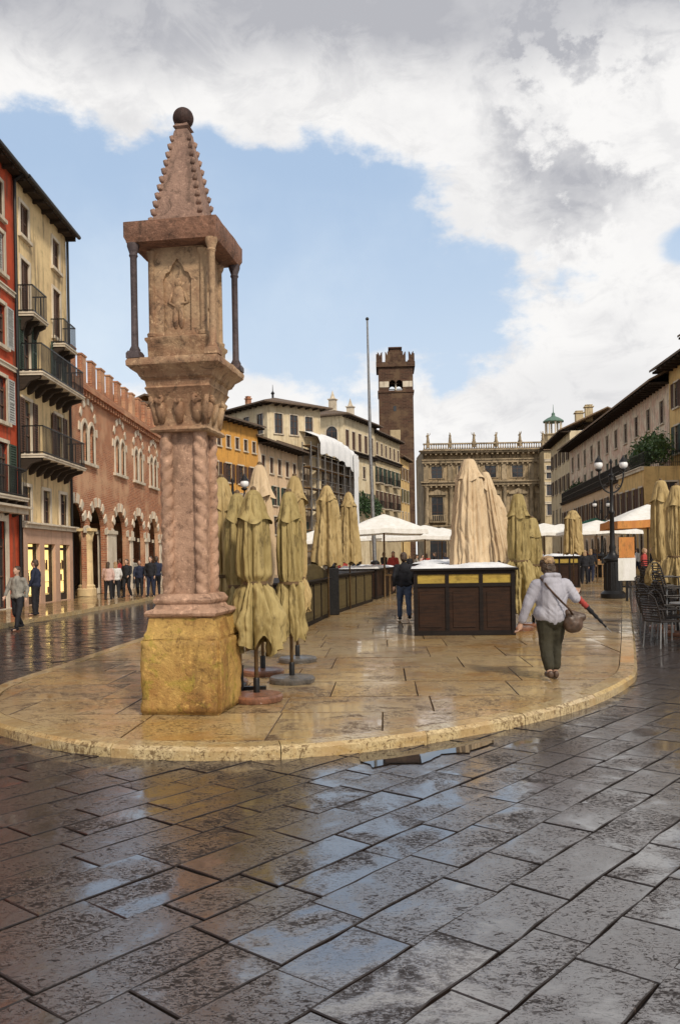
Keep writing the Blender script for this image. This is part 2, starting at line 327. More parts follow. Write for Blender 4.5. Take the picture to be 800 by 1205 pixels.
m_wicker = woodmat('dark_wicker', (0.035, 0.028, 0.025), (0.02, 0.017, 0.016), 0.35)
m_skin = simple('skin', (0.48, 0.29, 0.20), 0.5, 0, 0.1, 0.05, 20)
m_hair = simple('brown_hair', (0.06, 0.035, 0.02), 0.5, 0, 0.5, 0.8, 40)
m_hairb = simple('blond_hair', (0.32, 0.20, 0.10), 0.5, 0, 0.5, 0.8, 40)
m_hood = clothmat('light_grey_fleece', (0.40, 0.39, 0.43), (0.32, 0.31, 0.35), (0.20, 0.19, 0.22), 0.4)
m_pants = clothmat('dark_olive_twill', (0.045, 0.04, 0.025), (0.03, 0.027, 0.018), (0.015, 0.013, 0.01), 0.4)
m_leather = simple('brown_leather', (0.075, 0.042, 0.025), 0.45, 0, 0.4, 0.3, 12)
m_black = clothmat('black_cloth', (0.022, 0.022, 0.026), (0.015, 0.015, 0.018), (0.01, 0.01, 0.01), 0.3)
m_navy = clothmat('navy_cloth', (0.025, 0.03, 0.055), (0.018, 0.022, 0.04), (0.01, 0.01, 0.015), 0.3)
m_jeans = clothmat('blue_denim', (0.09, 0.12, 0.19), (0.06, 0.08, 0.13), (0.03, 0.04, 0.07), 0.4)
m_redcl = clothmat('red_cloth', (0.40, 0.06, 0.05), (0.30, 0.05, 0.04), (0.12, 0.02, 0.02), 0.4)
m_pinkcl = clothmat('pale_pink_cloth', (0.55, 0.38, 0.33), (0.45, 0.30, 0.26), (0.25, 0.16, 0.14), 0.4)
m_greycl = clothmat('mottled_grey_cloth', (0.30, 0.28, 0.24), (0.16, 0.15, 0.13), (0.05, 0.05, 0.05), 0.7)
m_whitecl = clothmat('white_cloth', (0.65, 0.63, 0.60), (0.5, 0.48, 0.45), (0.3, 0.3, 0.3), 0.3)
m_crate = woodmat('crate_wood', (0.33, 0.21, 0.10), (0.25, 0.15, 0.07), 0.7)
m_fruitr = simple('red_goods', (0.42, 0.05, 0.03), 0.4, 0, 0.5, 0.1, 9)
m_fruito = simple('orange_goods', (0.55, 0.22, 0.05), 0.4, 0, 0.5, 0.1, 9)
m_mesh = simple('scaffold_steel', (0.16, 0.15, 0.14), 0.5, 0.5)

# ------------------------------------------------------------------ mesh helpers
class MB:
    def __init__(s): s.v = []; s.f = []
    def add(s, vs, fs, M=None):
        n = len(s.v)
        s.v += [tuple(M @ Vector(p)) if M is not None else tuple(p) for p in vs]
        s.f += [tuple(i+n for i in f) for f in fs]
        return s
    def box(s, x0, x1, y0, y1, z0, z1, M=None, taper=0.0):
        t = taper
        vs = [(x0,y0,z0),(x1,y0,z0),(x1,y1,z0),(x0,y1,z0),(x0+t,y0+t,z1),(x1-t,y0+t,z1),(x1-t,y1-t,z1),(x0+t,y1-t,z1)]
        return s.add(vs, [(0,3,2,1),(4,5,6,7),(0,1,5,4),(1,2,6,5),(2,3,7,6),(3,0,4,7)], M)
    def bbox(s, x0, x1, y0, y1, z0, z1, b=0.01, M=None):      # bevelled box
        vs = []; 
        for (z, i) in ((z0, b), (z0+b, 0), (z1-b, 0), (z1, b)):
            for (cx, cy, sx_, sy_) in ((x0, y0, 1, 1), (x1, y0, -1, 1), (x1, y1, -1, -1), (x0, y1, 1, -1)):
                k = i
                vs.append((cx+sx_*(k+b), cy+sy_*k, z) if (cx, cy) in ((x0, y0), (x1, y1)) else (cx+sx_*k, cy+sy_*(k+b), z))
                vs.append((cx+sx_*k, cy+sy_*(k+b), z) if (cx, cy) in ((x0, y0), (x1, y1)) else (cx+sx_*(k+b), cy+sy_*k, z))
        # order around: make consistent loop of 8 by angle
        mx, my = (x0+x1)/2, (y0+y1)/2; out = []
        for r in range(4):
            ring = vs[r*8:r*8+8]; ring.sort(key=lambda p: math.atan2((p[1]-my)/(y1-y0), (p[0]-mx)/(x1-x0))); out += ring
        fs = [tuple(reversed(range(8))), tuple(range(24, 32))]
        for r in range(3):
            for i in range(8): a = r*8+i; c = r*8+(i+1) % 8; fs.append((a, c, c+8, a+8))
        return s.add(out, fs, M)
    def lathe(s, prof, n=16, c=(0,0), M=None, sq=None):
        vs = []; fs = []
        for r, z in prof:
            for i in range(n):
                a = 2*PI*i/n; vs.append((c[0]+r*math.cos(a), c[1]+r*math.sin(a), z))
        for k in range(len(prof)-1):
            for i in range(n):
                a = k*n+i; b_ = k*n+(i+1) % n; fs.append((a, b_, b_+n, a+n))
        fs.append(tuple(reversed(range(n)))); fs.append(tuple(range((len(prof)-1)*n, len(prof)*n)))
        return s.add(vs, fs, M)
    def sqlathe(s, prof, M=None, rot=0.0):              # square section, r = half width
        vs = []; fs = []
        for r, z in prof:
            for a, b_ in ((-1,-1),(1,-1),(1,1),(-1,1)): vs.append((a*r, b_*r, z))
        for k in range(len(prof)-1):
            for i in range(4):
                a = k*4+i; b_ = k*4+(i+1) % 4; fs.append((a, b_, b_+4, a+4))
        fs.append((3,2,1,0)); q = (len(prof)-1)*4; fs.append((q,q+1,q+2,q+3))
        return s.add(vs, fs, M)
    def tube(s, pts, rad, n=8, M=None, squash=None):
        pts = [Vector(p) for p in pts]
        if not isinstance(rad, (list, tuple)): rad = [rad]*len(pts)
        vs = []; fs = []; up = None
        for i, p in enumerate(pts):
            t = (pts[min(i+1, len(pts)-1)] - pts[max(i-1, 0)]).normalized()
            if up is None: up = Vector((0, 1, 0)) if abs(t.y) < 0.9 else Vector((1, 0, 0))
            sx_ = t.cross(up).normalized(); up = sx_.cross(t).normalized()
            for k in range(n):
                a = 2*PI*k/n; vs.append(p + (sx_*math.cos(a) + up*math.sin(a)*(squash or 1))*rad[i])
        for i in range(len(pts)-1):
            for k in range(n):
                a = i*n+k; b_ = i*n+(k+1) % n; fs.append((a, a+n, b_+n, b_))
        fs.append(tuple(range(n))); q = (len(pts)-1)*n; fs.append(tuple(reversed(range(q, q+n))))
        return s.add(vs, fs, M)
    def ball(s, c, r, n=12, m=8, M=None):
        if not isinstance(r, (tuple, list)): r = (r, r, r)
        vs = [(c[0], c[1], c[2]-r[2])]
        for j in range(1, m):
            ph = -PI/2 + PI*j/m
            for i in range(n):
                a = 2*PI*i/n; vs.append((c[0]+r[0]*math.cos(ph)*math.cos(a), c[1]+r[1]*math.cos(ph)*math.sin(a), c[2]+r[2]*math.sin(ph)))
        vs.append((c[0], c[1], c[2]+r[2])); fs = []
        for i in range(n): fs.append((0, 1+(i+1) % n, 1+i))
        for j in range(m-2):
            for i in range(n):
                a = 1+j*n+i; b_ = 1+j*n+(i+1) % n; fs.append((a, b_, b_+n, a+n))
        t = len(vs)-1
        for i in range(n): fs.append((t, 1+(m-2)*n+i, 1+(m-2)*n+(i+1) % n))
        return s.add(vs, fs, M)
    def cap(s, a, b_, ra, rb, n=12):                     # tapered limb with round ends
        a = Vector(a); b_ = Vector(b_)
        s.tube([a, a.lerp(b_, 0.5), b_], [ra, (ra+rb)/2, rb], n); s.ball(a, ra, n, 8); s.ball(b_, rb, n, 8)
        return s
    def prism(s, poly, y0, y1, M=None):                  # poly in x,z extruded along y
        n = len(poly); vs = [(p[0], y0, p[1]) for p in poly] + [(p[0], y1, p[1]) for p in poly]
        fs = [tuple(range(n)), tuple(reversed(range(n, 2*n)))]
        for i in range(n): j = (i+1) % n; fs.append((i, i+n, j+n, j))
        return s.add(vs, fs, M)
    def sheet(s, outer, holes, y=0.0, reveal=0.25, M=None):   # wall sheet in x,z with holes and their reveals
        loops = [outer]+holes; flat = [p for l in loops for p in l]
        tr = tessellate_polygon([[Vector((p[0], p[1], 0)) for p in l] for l in loops])
        s.add([(p[0], y, p[1]) for p in flat], [tuple(t) for t in tr], M)
        for h in holes:
            n = len(h); vs = [(p[0], y, p[1]) for p in h] + [(p[0], y+reveal, p[1]) for p in h]
            s.add(vs, [(i, (i+1) % n, (i+1) % n+n, i+n) for i in range(n)], M)
        return s
    def build(s, name, mat, parent=None, smooth=False, loc=None, rotz=0, M=None):
        me = bpy.data.meshes.new(name); me.from_pydata(s.v, [], s.f); me.update()
        bm = bmesh.new(); bm.from_mesh(me); bmesh.ops.recalc_face_normals(bm, faces=bm.faces); bm.to_mesh(me); bm.free()
        if smooth:
            me.polygons.foreach_set('use_smooth', [True]*len(me.polygons))
            if smooth != 'all': 
                try: me.set_sharp_from_angle(angle=math.radians(40))
                except Exception: pass
        me.materials.append(mat)
        o = bpy.data.objects.new(name, me); COL.objects.link(o)
        if parent is not None: o.parent = parent
        if loc is not None: o.location = loc
        o.rotation_euler.z = rotz
        return o
def empty(name, loc=(0,0,0), rz=0, parent=None):
    o = bpy.data.objects.new(name, None); COL.objects.link(o); o.location = loc; o.rotation_euler.z = rz
    o.empty_display_size = 0.2
    if parent is not None: o.parent = parent
    return o
def tag(o, label=None, cat=None, group=None, kind=None):
    if label: o['label'] = label
    if cat: o['category'] = cat
    if group: o['group'] = group
    if kind: o['kind'] = kind
    return o
def copy_tree(o, parent=None):
    c = o.copy(); COL.objects.link(c)
    if parent is not None: c.parent = parent
    for ch in list(o.children): copy_tree(ch, c)
    return c
def remesh(o, vox, disp=0.0, dscale=8.0, smooth=2):
    """weld overlapping volumes into one continuous skin, then bake it"""
    md = o.modifiers.new('r', 'REMESH'); md.mode = 'VOXEL'; md.voxel_size = vox; md.use_smooth_shade = True
    sm = o.modifiers.new('s', 'SMOOTH'); sm.iterations = smooth; sm.factor = 0.5
    bpy.context.view_layer.update()
    dg = bpy.context.evaluated_depsgraph_get()
    me = bpy.data.meshes.new_from_object(o.evaluated_get(dg)); o.modifiers.clear()
    mats = list(o.data.materials); o.data = me; me.materials.clear()
    for m in mats: me.materials.append(m)
    if disp:
        for v in me.vertices:
            n = noise.noise(v.co*dscale) + 0.5*noise.noise(v.co*dscale*2.3)
            v.co += v.normal*disp*n
    me.polygons.foreach_set('use_smooth', [True]*len(me.polygons))
    return o

# ------------------------------------------------------------------ ground
ground = MB(); ground.box(-700, 700, -300, 1100, -1.0, -0.03)
tag(ground.build('ground', m_joint), kind='structure')
ISL = [(-3.2, 62), (-3.5, 40), (-3.85, 20), (-4.2, 13.5), (-4.36, 10.84), (-4.12, 9.55), (-3.75, 8.7), (-3.27, 8.12), (-2.57, 7.49), (-1.95, 7.13), (-1.14, 6.95), (-0.51, 6.96),
       (0.19, 7.16), (1.03, 7.62), (1.98, 8.37), (2.74, 9.21), (3.45, 10.3), (3.99, 11.5), (5.31, 15.4), (8.0, 23.5), (12.8, 37.9), (20.8, 62)]
def catmull(pts, step=0.25):
    out = []
    for i in range(len(pts)-1):
        p0 = Vector(pts[max(i-1, 0)]); p1 = Vector(pts[i]); p2 = Vector(pts[i+1]); p3 = Vector(pts[min(i+2, len(pts)-1)])
        L = (p2-p1).length; n = max(1, int(L/step))
        if L > 3:
            out += [p1.lerp(p2, k/n) for k in range(n)]; continue
        for k in range(n):
            t = k/n
            out.append(0.5*((2*p1)+(-p0+p2)*t+(2*p0-5*p1+4*p2-p3)*t*t+(-p0+3*p1-3*p2+p3)*t*t*t))
    out.append(Vector(pts[-1])); return out
ISC = catmull(ISL)
def offset(poly, d):
    out = []
    for i, p in enumerate(poly):
        t = (poly[min(i+1, len(poly)-1)]-poly[max(i-1, 0)]).normalized()
        out.append(p + Vector((-t.y, t.x))*d)
    return out
def inside(p, poly):
    c = False; n = len(poly)
    for i in range(n):
        a = poly[i]; b_ = poly[i-1]
        if (a[1] > p[1]) != (b_[1] > p[1]) and p[0] < (b_[0]-a[0])*(p[1]-a[1])/(b_[1]-a[1])+a[0]: c = not c
    return c
def slab(mb, quad, ztop, zb, bev, tilt=0.004, jit=0.008, rnd=random):
    c = sum((Vector(q) for q in quad), Vector((0, 0)))/len(quad); n = len(quad)
    tx, ty = rnd.uniform(-tilt, tilt), rnd.uniform(-tilt, tilt); dz = rnd.uniform(-0.004, 0.003)
    ring = []
    for i in range(n):                        # edges broken into pieces so the arrises run unevenly
        a = Vector(quad[i]); b_ = Vector(quad[(i+1) % n]); L = (b_-a).length; k = max(1, min(6, int(L/0.16)))
        for j in range(k):
            p = a.lerp(b_, j/k); ring.append(p+Vector((rnd.uniform(-jit, jit), rnd.uniform(-jit, jit))))
    m = len(ring)
    def zz(p, z): return z+dz+(p.x-c.x)*tx+(p.y-c.y)*ty
    vs = [(p.x, p.y, zb) for p in ring]
    vs += [(p.x, p.y, zz(p, ztop-bev*0.8)) for p in ring]
    inn = [p+(c-p).normalized()*min(bev*1.2, (c-p).length*0.4) for p in ring]
    vs += [(p.x, p.y, zz(p, ztop)) for p in inn]
    fs = [tuple(range(2*m, 3*m))]
    for r in (0, 1):
        for i in range(m): j = (i+1) % m; fs.append((r*m+i, r*m+j, r*m+m+j, r*m+m+i))
    mb.add(vs, fs)
isl_in = offset(ISC, 0.235)
isl_core = offset(ISC, 1.2)
mb = MB(); ang = math.radians(50); ca, sa = math.cos(ang), math.sin(ang)
rg = random.Random(3)
def add_slab_field():
    v = -30.0
    while v < 30:
        rh = rg.choice([0.26, 0.29, 0.32, 0.35]); u = -30+rg.random()
        while u < 40:
            L = rg.uniform(0.42, 0.85); cx = (u+L/2)*ca-(v+rh/2)*sa; cy = (u+L/2)*sa+(v+rh/2)*ca
            if 1.6 < cy < 24 and -8.9 < cx < 13 and abs(cx) < cy*0.8+4.5 and not inside((cx, cy), isl_core):
                g_ = rg.choice([0.003, 0.0045, 0.0065])
                q = [(u+g_, v+g_), (u+L-g_, v+g_), (u+L-g_, v+rh-g_), (u+g_, v+rh-g_)]
                slab(mb, [(a*ca-b_*sa, a*sa+b_*ca) for a, b_ in q], 0.0, -0.04, 0.005, 0.006, 0.007, rg)
            u += L
        v += rh
add_slab_field()
tag(mb.build('street_paving', m_slab), kind='structure')
# street beyond the near slabs: one sheet with a hole under the near field is not needed, it starts where they end
mb = MB(); mb.add([(-9.5, 23.9, -0.006), (13, 23.9, -0.006), (60, 40, -0.006), (60, 200, -0.006), (-60, 200, -0.006), (-9.5, 60, -0.006)], [(0, 1, 2, 3, 4, 5)])
mb.add([(13.02, -30, -0.008), (60, -30, -0.008), (60, 39.9, -0.008), (13.02, 23.8, -0.008)], [(0, 1, 2, 3)])
mb.add([(-20, -30, -0.01), (13, -30, -0.01), (13, 1.5, -0.01), (-20, 1.5, -0.01)], [(0, 1, 2, 3)])
mb.add([(-20, 1.52, -0.012), (-8.95, 1.52, -0.012), (-8.95, 23.88, -0.012), (-20, 23.88, -0.012)], [(0, 1, 2, 3)])
tag(mb.build('street', m_far), kind='structure')
# near side triangles outside the slab field
mb = MB(); mb.add([(-8.9, 1.52, -0.02), (12.98, 1.52, -0.02), (12.98, 23.86, -0.02), (-8.9, 23.86, -0.02)], [(0, 1, 2, 3)])
tag(mb.build('street_bed', m_joint), kind='structure')
# island: bed, slabs clipped to the kerb, kerb blocks
def clip(poly, cp):
    out = poly
    for i in range(len(cp)):
        a = cp[i]; b_ = cp[(i+1) % len(cp)]
        def side(p): return (b_[0]-a[0])*(p[1]-a[1])-(b_[1]-a[1])*(p[0]-a[0])
        res = []
        for k in range(len(out)):
            p = out[k]; q = out[(k+1) % len(out)]; sp, sq_ = side(p), side(q)
            if sp >= 0: res.append(p)
            if (sp >= 0) != (sq_ >= 0):
                t = sp/(sp-sq_); res.append((p[0]+(q[0]-p[0])*t, p[1]+(q[1]-p[1])*t))
        out = res
        if len(out) < 3: return []
    return out
mb = MB(); k = [(p.x, p.y) for p in ISC]; n = len(k)
inn2 = offset(ISC, 0.02); vs = [(p.x, p.y, -0.02) for p in inn2]+[(p.x, p.y, 0.07) for p in inn2]
tri = tessellate_polygon([[Vector((p.x, p.y, 0)) for p in inn2]])
mb.add(vs, [tuple(i+n for i in t) for t in tri]+[(i, (i+1) % n, (i+1) % n+n, i+n) for i in range(n)])
tag(mb.build('island_bed', m_joint), kind='structure')
cp = [isl_in[i] for i in range(0, len(isl_in), 1)]
# thin the clip polygon to its convex hull order
def hull(pts):
    pts = sorted(set((round(p[0], 3), round(p[1], 3)) for p in pts)); lo = []; up = []
    for p in pts:
        while len(lo) > 1 and (lo[-1][0]-lo[-2][0])*(p[1]-lo[-2][1])-(lo[-1][1]-lo[-2][1])*(p[0]-lo[-2][0]) <= 0: lo.pop()
        lo.append(p)
    for p in reversed(pts):
        while len(up) > 1 and (up[-1][0]-up[-2][0])*(p[1]-up[-2][1])-(up[-1][1]-up[-2][1])*(p[0]-up[-2][0]) <= 0: up.pop()
        up.append(p)
    return lo[:-1]+up[:-1]
hp = hull([(p.x, p.y) for p in isl_in])
mb = MB(); rg = random.Random(5); a2 = math.radians(-3); c2_, s2_ = math.cos(a2), math.sin(a2)
x = 2.0
while x < 70:
    w = rg.choice([0.95, 1.25, 1.5, 1.1]); y = -16+rg.random()
    while y < 34:
        L = rg.uniform(0.9, 1.9); g_ = rg.choice([0.004, 0.006])
        q = [(y+g_, x+g_), (y+L-g_, x+g_), (y+L-g_, x+w-g_), (y+g_, x+w-g_)]
        q = [(a*c2_-b_*s2_, a*s2_+b_*c2_) for a, b_ in q]
        q = clip(q, hp)
        if len(q) >= 3:
            ar = abs(sum(q[i][0]*q[(i+1) % len(q)][1]-q[(i+1) % len(q)][0]*q[i][1] for i in range(len(q))))/2
            if ar > 0.01: slab(mb, q, 0.1, 0.06, 0.005, 0.003, 0.002, rg)
        y += L
    x += w
tag(mb.build('island_paving', m_isl), kind='structure')
mb = MB(); acc = 0; seg = [0]
for i in range(1, len(ISC)):
    acc += (ISC[i]-ISC[i-1]).length
    if acc > 1.25: seg.append(i); acc = 0
if seg[-1] != len(ISC)-1: seg.append(len(ISC)-1)
for a, b_ in zip(seg, seg[1:]):
    o_ = ISC[a:b_+1]; i_ = offset(ISC, 0.225)[a:b_+1]; e1 = offset(ISC, 0.035)[a:b_+1]
    m_ = len(o_); dz = rg.uniform(-0.003, 0.004)
    t0 = (o_[1]-o_[0]).normalized()*0.004; t1 = (o_[-1]-o_[-2]).normalized()*0.004
    rows = [[(p, -0.03) for p in o_], [(p, 0.075) for p in o_], [(p, 0.105) for p in e1], [(p, 0.106) for p in i_], [(p, 0.05) for p in i_]]
    vs = []
    for r in rows:
        for j, (p, z) in enumerate(r):
            q = p+(t0 if j == 0 else (-t1 if j == m_-1 else Vector((0, 0)))); vs.append((q.x, q.y, z+dz if z > 0.06 else z))
    fs = [(r*m_+j, r*m_+j+1, r*m_+m_+j+1, r*m_+m_+j) for r in range(4) for j in range(m_-1)]
    fs += [(0, m_, 2*m_, 3*m_, 4*m_), (m_-1, 5*m_-1, 4*m_-1, 3*m_-1, 2*m_-1)]
    mb.add(vs, fs)
tag(mb.build('island_kerb', m_kerb), kind='structure')
# left pavement in front of the shops
mb = MB(); pts = [(-9.3, 4), (-8.55, 20), (-7.75, 35), (-6.6, 66), (-6.0, 90), (-30, 90), (-30, 4)]
vs = [(p[0], p[1], 0.1) for p in pts]+[(p[0], p[1], -0.03) for p in pts]; n = len(pts)
mb.add(vs, [tuple(range(n))]+[(i, (i+1) % n, (i+1) % n+n, i+n) for i in range(n)])
tag(mb.build('pavement', m_walk), kind='structure')
kp = catmull([(p[0], p[1]) for p in pts[:5]], 1.2); ki = offset(kp, 0.22); ko = offset(kp, -0.01)
mb = MB()
for i in range(len(kp)-1):
    a, b_, c_, d_ = ko[i], ko[i+1].lerp(ko[i], 0.01), ki[i+1].lerp(ki[i], 0.01), ki[i]
    mb.add([(a.x,a.y,-.03),(b_.x,b_.y,-.03),(c_.x,c_.y,-.03),(d_.x,d_.y,-.03),(a.x,a.y,.112),(b_.x,b_.y,.112),(c_.x,c_.y,.112),(d_.x,d_.y,.112)],
           [(0,1,5,4),(1,2,6,5),(2,3,7,6),(3,0,4,7),(4,5,6,7)])
tag(mb.build('pavement_kerb', m_kerb), kind='structure')
# puddle in the dip against the kerb
cxy = [G(x, y) for x, y in [(424, 888), (470, 886), (520, 879), (556, 872), (578, 870), (576, 877), (548, 886), (520, 888), (498, 899), (462, 899), (440, 904), (424, 897)]]
pp = []
for i in range(len(cxy)):
    a = Vector(cxy[i]); b_ = Vector(cxy[(i+1) % len(cxy)])
    for kk in range(6):
        p = a.lerp(b_, kk/6); nv = noise.noise(Vector((p.x*9, p.y*9, 0)))*0.05; pp.append((p.x+nv, p.y-abs(nv)*.8, 0.009))
mb = MB(); mb.add(pp, [tuple(t) for t in tessellate_polygon([[Vector(p) for p in pp]])])
tag(mb.build('puddle', m_water), kind='structure')

# ------------------------------------------------------------------ buildings
CACHE = {}
def cached(key, fn):
    if key not in CACHE: CACHE[key] = fn()
    return CACHE[key]
def inst(me, name, parent, loc=(0,0,0), rz=0, sc=None):
    o = bpy.data.objects.new(name, me); COL.objects.link(o); o.parent = parent; o.location = loc; o.rotation_euler.z = rz
    if sc: o.scale = sc
    return o
def mesh_of(mb, name, mat, smooth=False):
    o = mb.build(name, mat, smooth=smooth); me = o.data; bpy.data.objects.remove(o); return me
def arch_pts(w, h, n=10, pointed=False):
    """opening outline, base centre at 0,0, round or pointed head"""
    r = w/2; pts = [(-r, 0), (r, 0)]
    sp = h-r*(1.15 if pointed else 1.0)
    for i in range(n+1):
        a = PI*i/n
        z = math.sin(a); x = r*math.cos(a)
        if pointed: z = z*1.0+0.15*(1-abs(math.cos(a)))
        pts.append((x, sp+r*z))
    return pts
def rect_pts(w, h): return [(-w/2, 0), (w/2, 0), (w/2, h), (-w/2, h)]
def window(parent, x, z, w, h, kind='rect', shut=None, sm=None, trim=m_trim, y=0.0, detail=True, pane=m_glass, name='window', surround=0.12):
    """surround > pane, shutters; a part of its house"""
    key = ('w', round(w, 2), round(h, 2), kind, trim.name, name, surround)
    def mk():
        mb = MB(); s_ = surround
        if kind == 'rect':
            mb.box(-w/2-s_, -w/2, -0.05, 0.04, 0, h+s_); mb.box(w/2, w/2+s_, -0.05, 0.04, 0, h+s_); mb.box(-w/2, w/2, -0.05, 0.04, h, h+s_)
            mb.box(-w/2-s_*1.5, w/2+s_*1.5, -0.13, 0.06, -0.12, 0)
        else:
            pts = arch_pts(w, h, 10, kind == 'pointed'); out = arch_pts(w+2*s_, h+s_, 10, kind == 'pointed')
            n = len(pts)
            for i in range(1, n-0):
                j = (i+1) % n
                if i == n-1: j = 0
                a, b_, c_, d_ = pts[i], pts[j], out[j], out[i]
                mb.add([(a[0],-.05,a[1]),(b_[0],-.05,b_[1]),(c_[0],-.05,c_[1]),(d_[0],-.05,d_[1]),(a[0],.04,a[1]),(b_[0],.04,b_[1]),(c_[0],.04,c_[1]),(d_[0],.04,d_[1])],
                       [(0,1,2,3),(0,4,5,1),(2,6,7,3),(1,5,6,2),(3,7,4,0)])
            mb.box(-w/2-s_*1.5, w/2+s_*1.5, -0.13, 0.06, -0.12, 0)
        # sash bars
        return mesh_of(mb, name, trim)
    o = inst(cached(key, mk), name, parent, (x, y, z))
    def mkp():
        mb = MB(); pts = rect_pts(w+0.02, h+0.02) if kind == 'rect' else arch_pts(w+0.02, h+0.02, 10, kind == 'pointed')
        mb.prism(pts, 0.09, 0.11); return mesh_of(mb, 'pane', pane)
    inst(cached(key+('p', pane.name), mkp), 'pane', o)
    def mks():
        mb = MB()
        mb.box(-0.03, 0.03, 0.05, 0.085, 0, h-0.02 if kind == 'rect' else h-0.05); mb.box(-w/2, -w/2+0.06, 0.05, 0.085, 0, h*0.8); mb.box(w/2-0.06, w/2, 0.05, 0.085, 0, h*0.8)
        for q in (0.0, 0.36, 0.70): mb.box(-w/2+.06, -0.03, 0.052, 0.082, q*h, q*h+0.05); mb.box(0.03, w/2-.06, 0.052, 0.082, q*h, q*h+0.05)
        return mesh_of(mb, 'sash', m_shut_b)
    if detail and pane is m_glass and shut != 'closed': inst(cached(key+('s',), mks), 'sash', o)
    if shut:
        def mksh():
            mb = MB(); a = w/2
            mb.box(0, 0.05, 0, 0.04, 0, h); mb.box(a-.05, a, 0, 0.04, 0, h)
            mb.box(0.05, a-.05, 0.0, 0.04, 0, 0.06); mb.box(0.05, a-.05, 0.0, 0.04, h-0.06, h); mb.box(0.05, a-.05, 0, 0.04, h*.48, h*.48+.05)
            n_ = int(h/0.09)
            for i in range(n_):
                zz = 0.06+(h-0.12)*(i+0.2)/n_
                mb.add([(0.05, 0.005, zz), (a-.05, 0.005, zz), (a-.05, 0.035, zz+0.055), (0.05, 0.035, zz+0.055)], [(0,1,2,3)])
            mb.box(0.05, a-0.05, 0.036, 0.042, 0.06, h-.06)
            return mesh_of(mb, 'shutter', sm)
        me = cached(('sh', round(w, 2), round(h, 2), sm.name), mksh)
        if shut == 'open':
            inst(me, 'shutter', o, (w/2+0.02, -0.10, 0)); inst(me, 'shutter', o, (-w-0.02, -0.10, 0))
        elif shut == 'closed':
            inst(me, 'shutter', o, (0.003, 0.03, 0)); inst(me, 'shutter', o, (-w/2-0.003, 0.03, 0))
        elif shut == 'half':
            inst(me, 'shutter', o, (w/2+0.02, -0.10, 0)); inst(me, 'shutter', o, (-w/2, 0.03, 0))
        elif shut == 'out':
            inst(me, 'shutter', o, (w/2, -0.05, 0), rz=math.radians(-75)); inst(me, 'shutter', o, (-w/2, -0.05, 0), rz=math.radians(-105))
    return o
def hole(x, z, w, h, kind='rect'):
    pts = rect_pts(w, h) if kind == 'rect' else arch_pts(w, h, 10, kind == 'pointed')
    return [(x+p[0], z+p[1]) for p in pts]
def wall_body(L, dep, H, holes, reveal=0.1, side_holes=(), name='wall', mat=None, parent=None, z0=0.0, sideR=None, sideL=None):
    mb = MB(); O = [(0, z0), (L, z0), (L, H), (0, H)]
    mb.sheet(O, holes, 0.0, reveal)
    # side at x = L  (plane) and at x = 0
    for s_, X in ((sideL, 0.0), (sideR, L)):
        hs = s_ or []
        if X == 0.0: Mt = Matrix(((0, 1, 0, 0), (-1, 0, 0, dep), (0, 0, 1, 0), (0, 0, 0, 1)))
        else: Mt = Matrix(((0, -1, 0, L), (1, 0, 0, 0), (0, 0, 1, 0), (0, 0, 0, 1)))
        mb.sheet([(0, z0), (dep, z0), (dep, H), (0, H)], hs, 0.0, reveal, Mt)
    mb.add([(0, dep, z0), (L, dep, z0), (L, dep, H), (0, dep, H)], [(0, 1, 2, 3)])
    mb.add([(0, 0, H), (L, 0, H), (L, dep, H), (0, dep, H)], [(0, 1, 2, 3)])
    return mb.build(name, mat, parent)
def facing(p0, p1):
    d = Vector((p1[0]-p0[0], p1[1]-p0[1])); return math.atan2(d.y, d.x), d.length
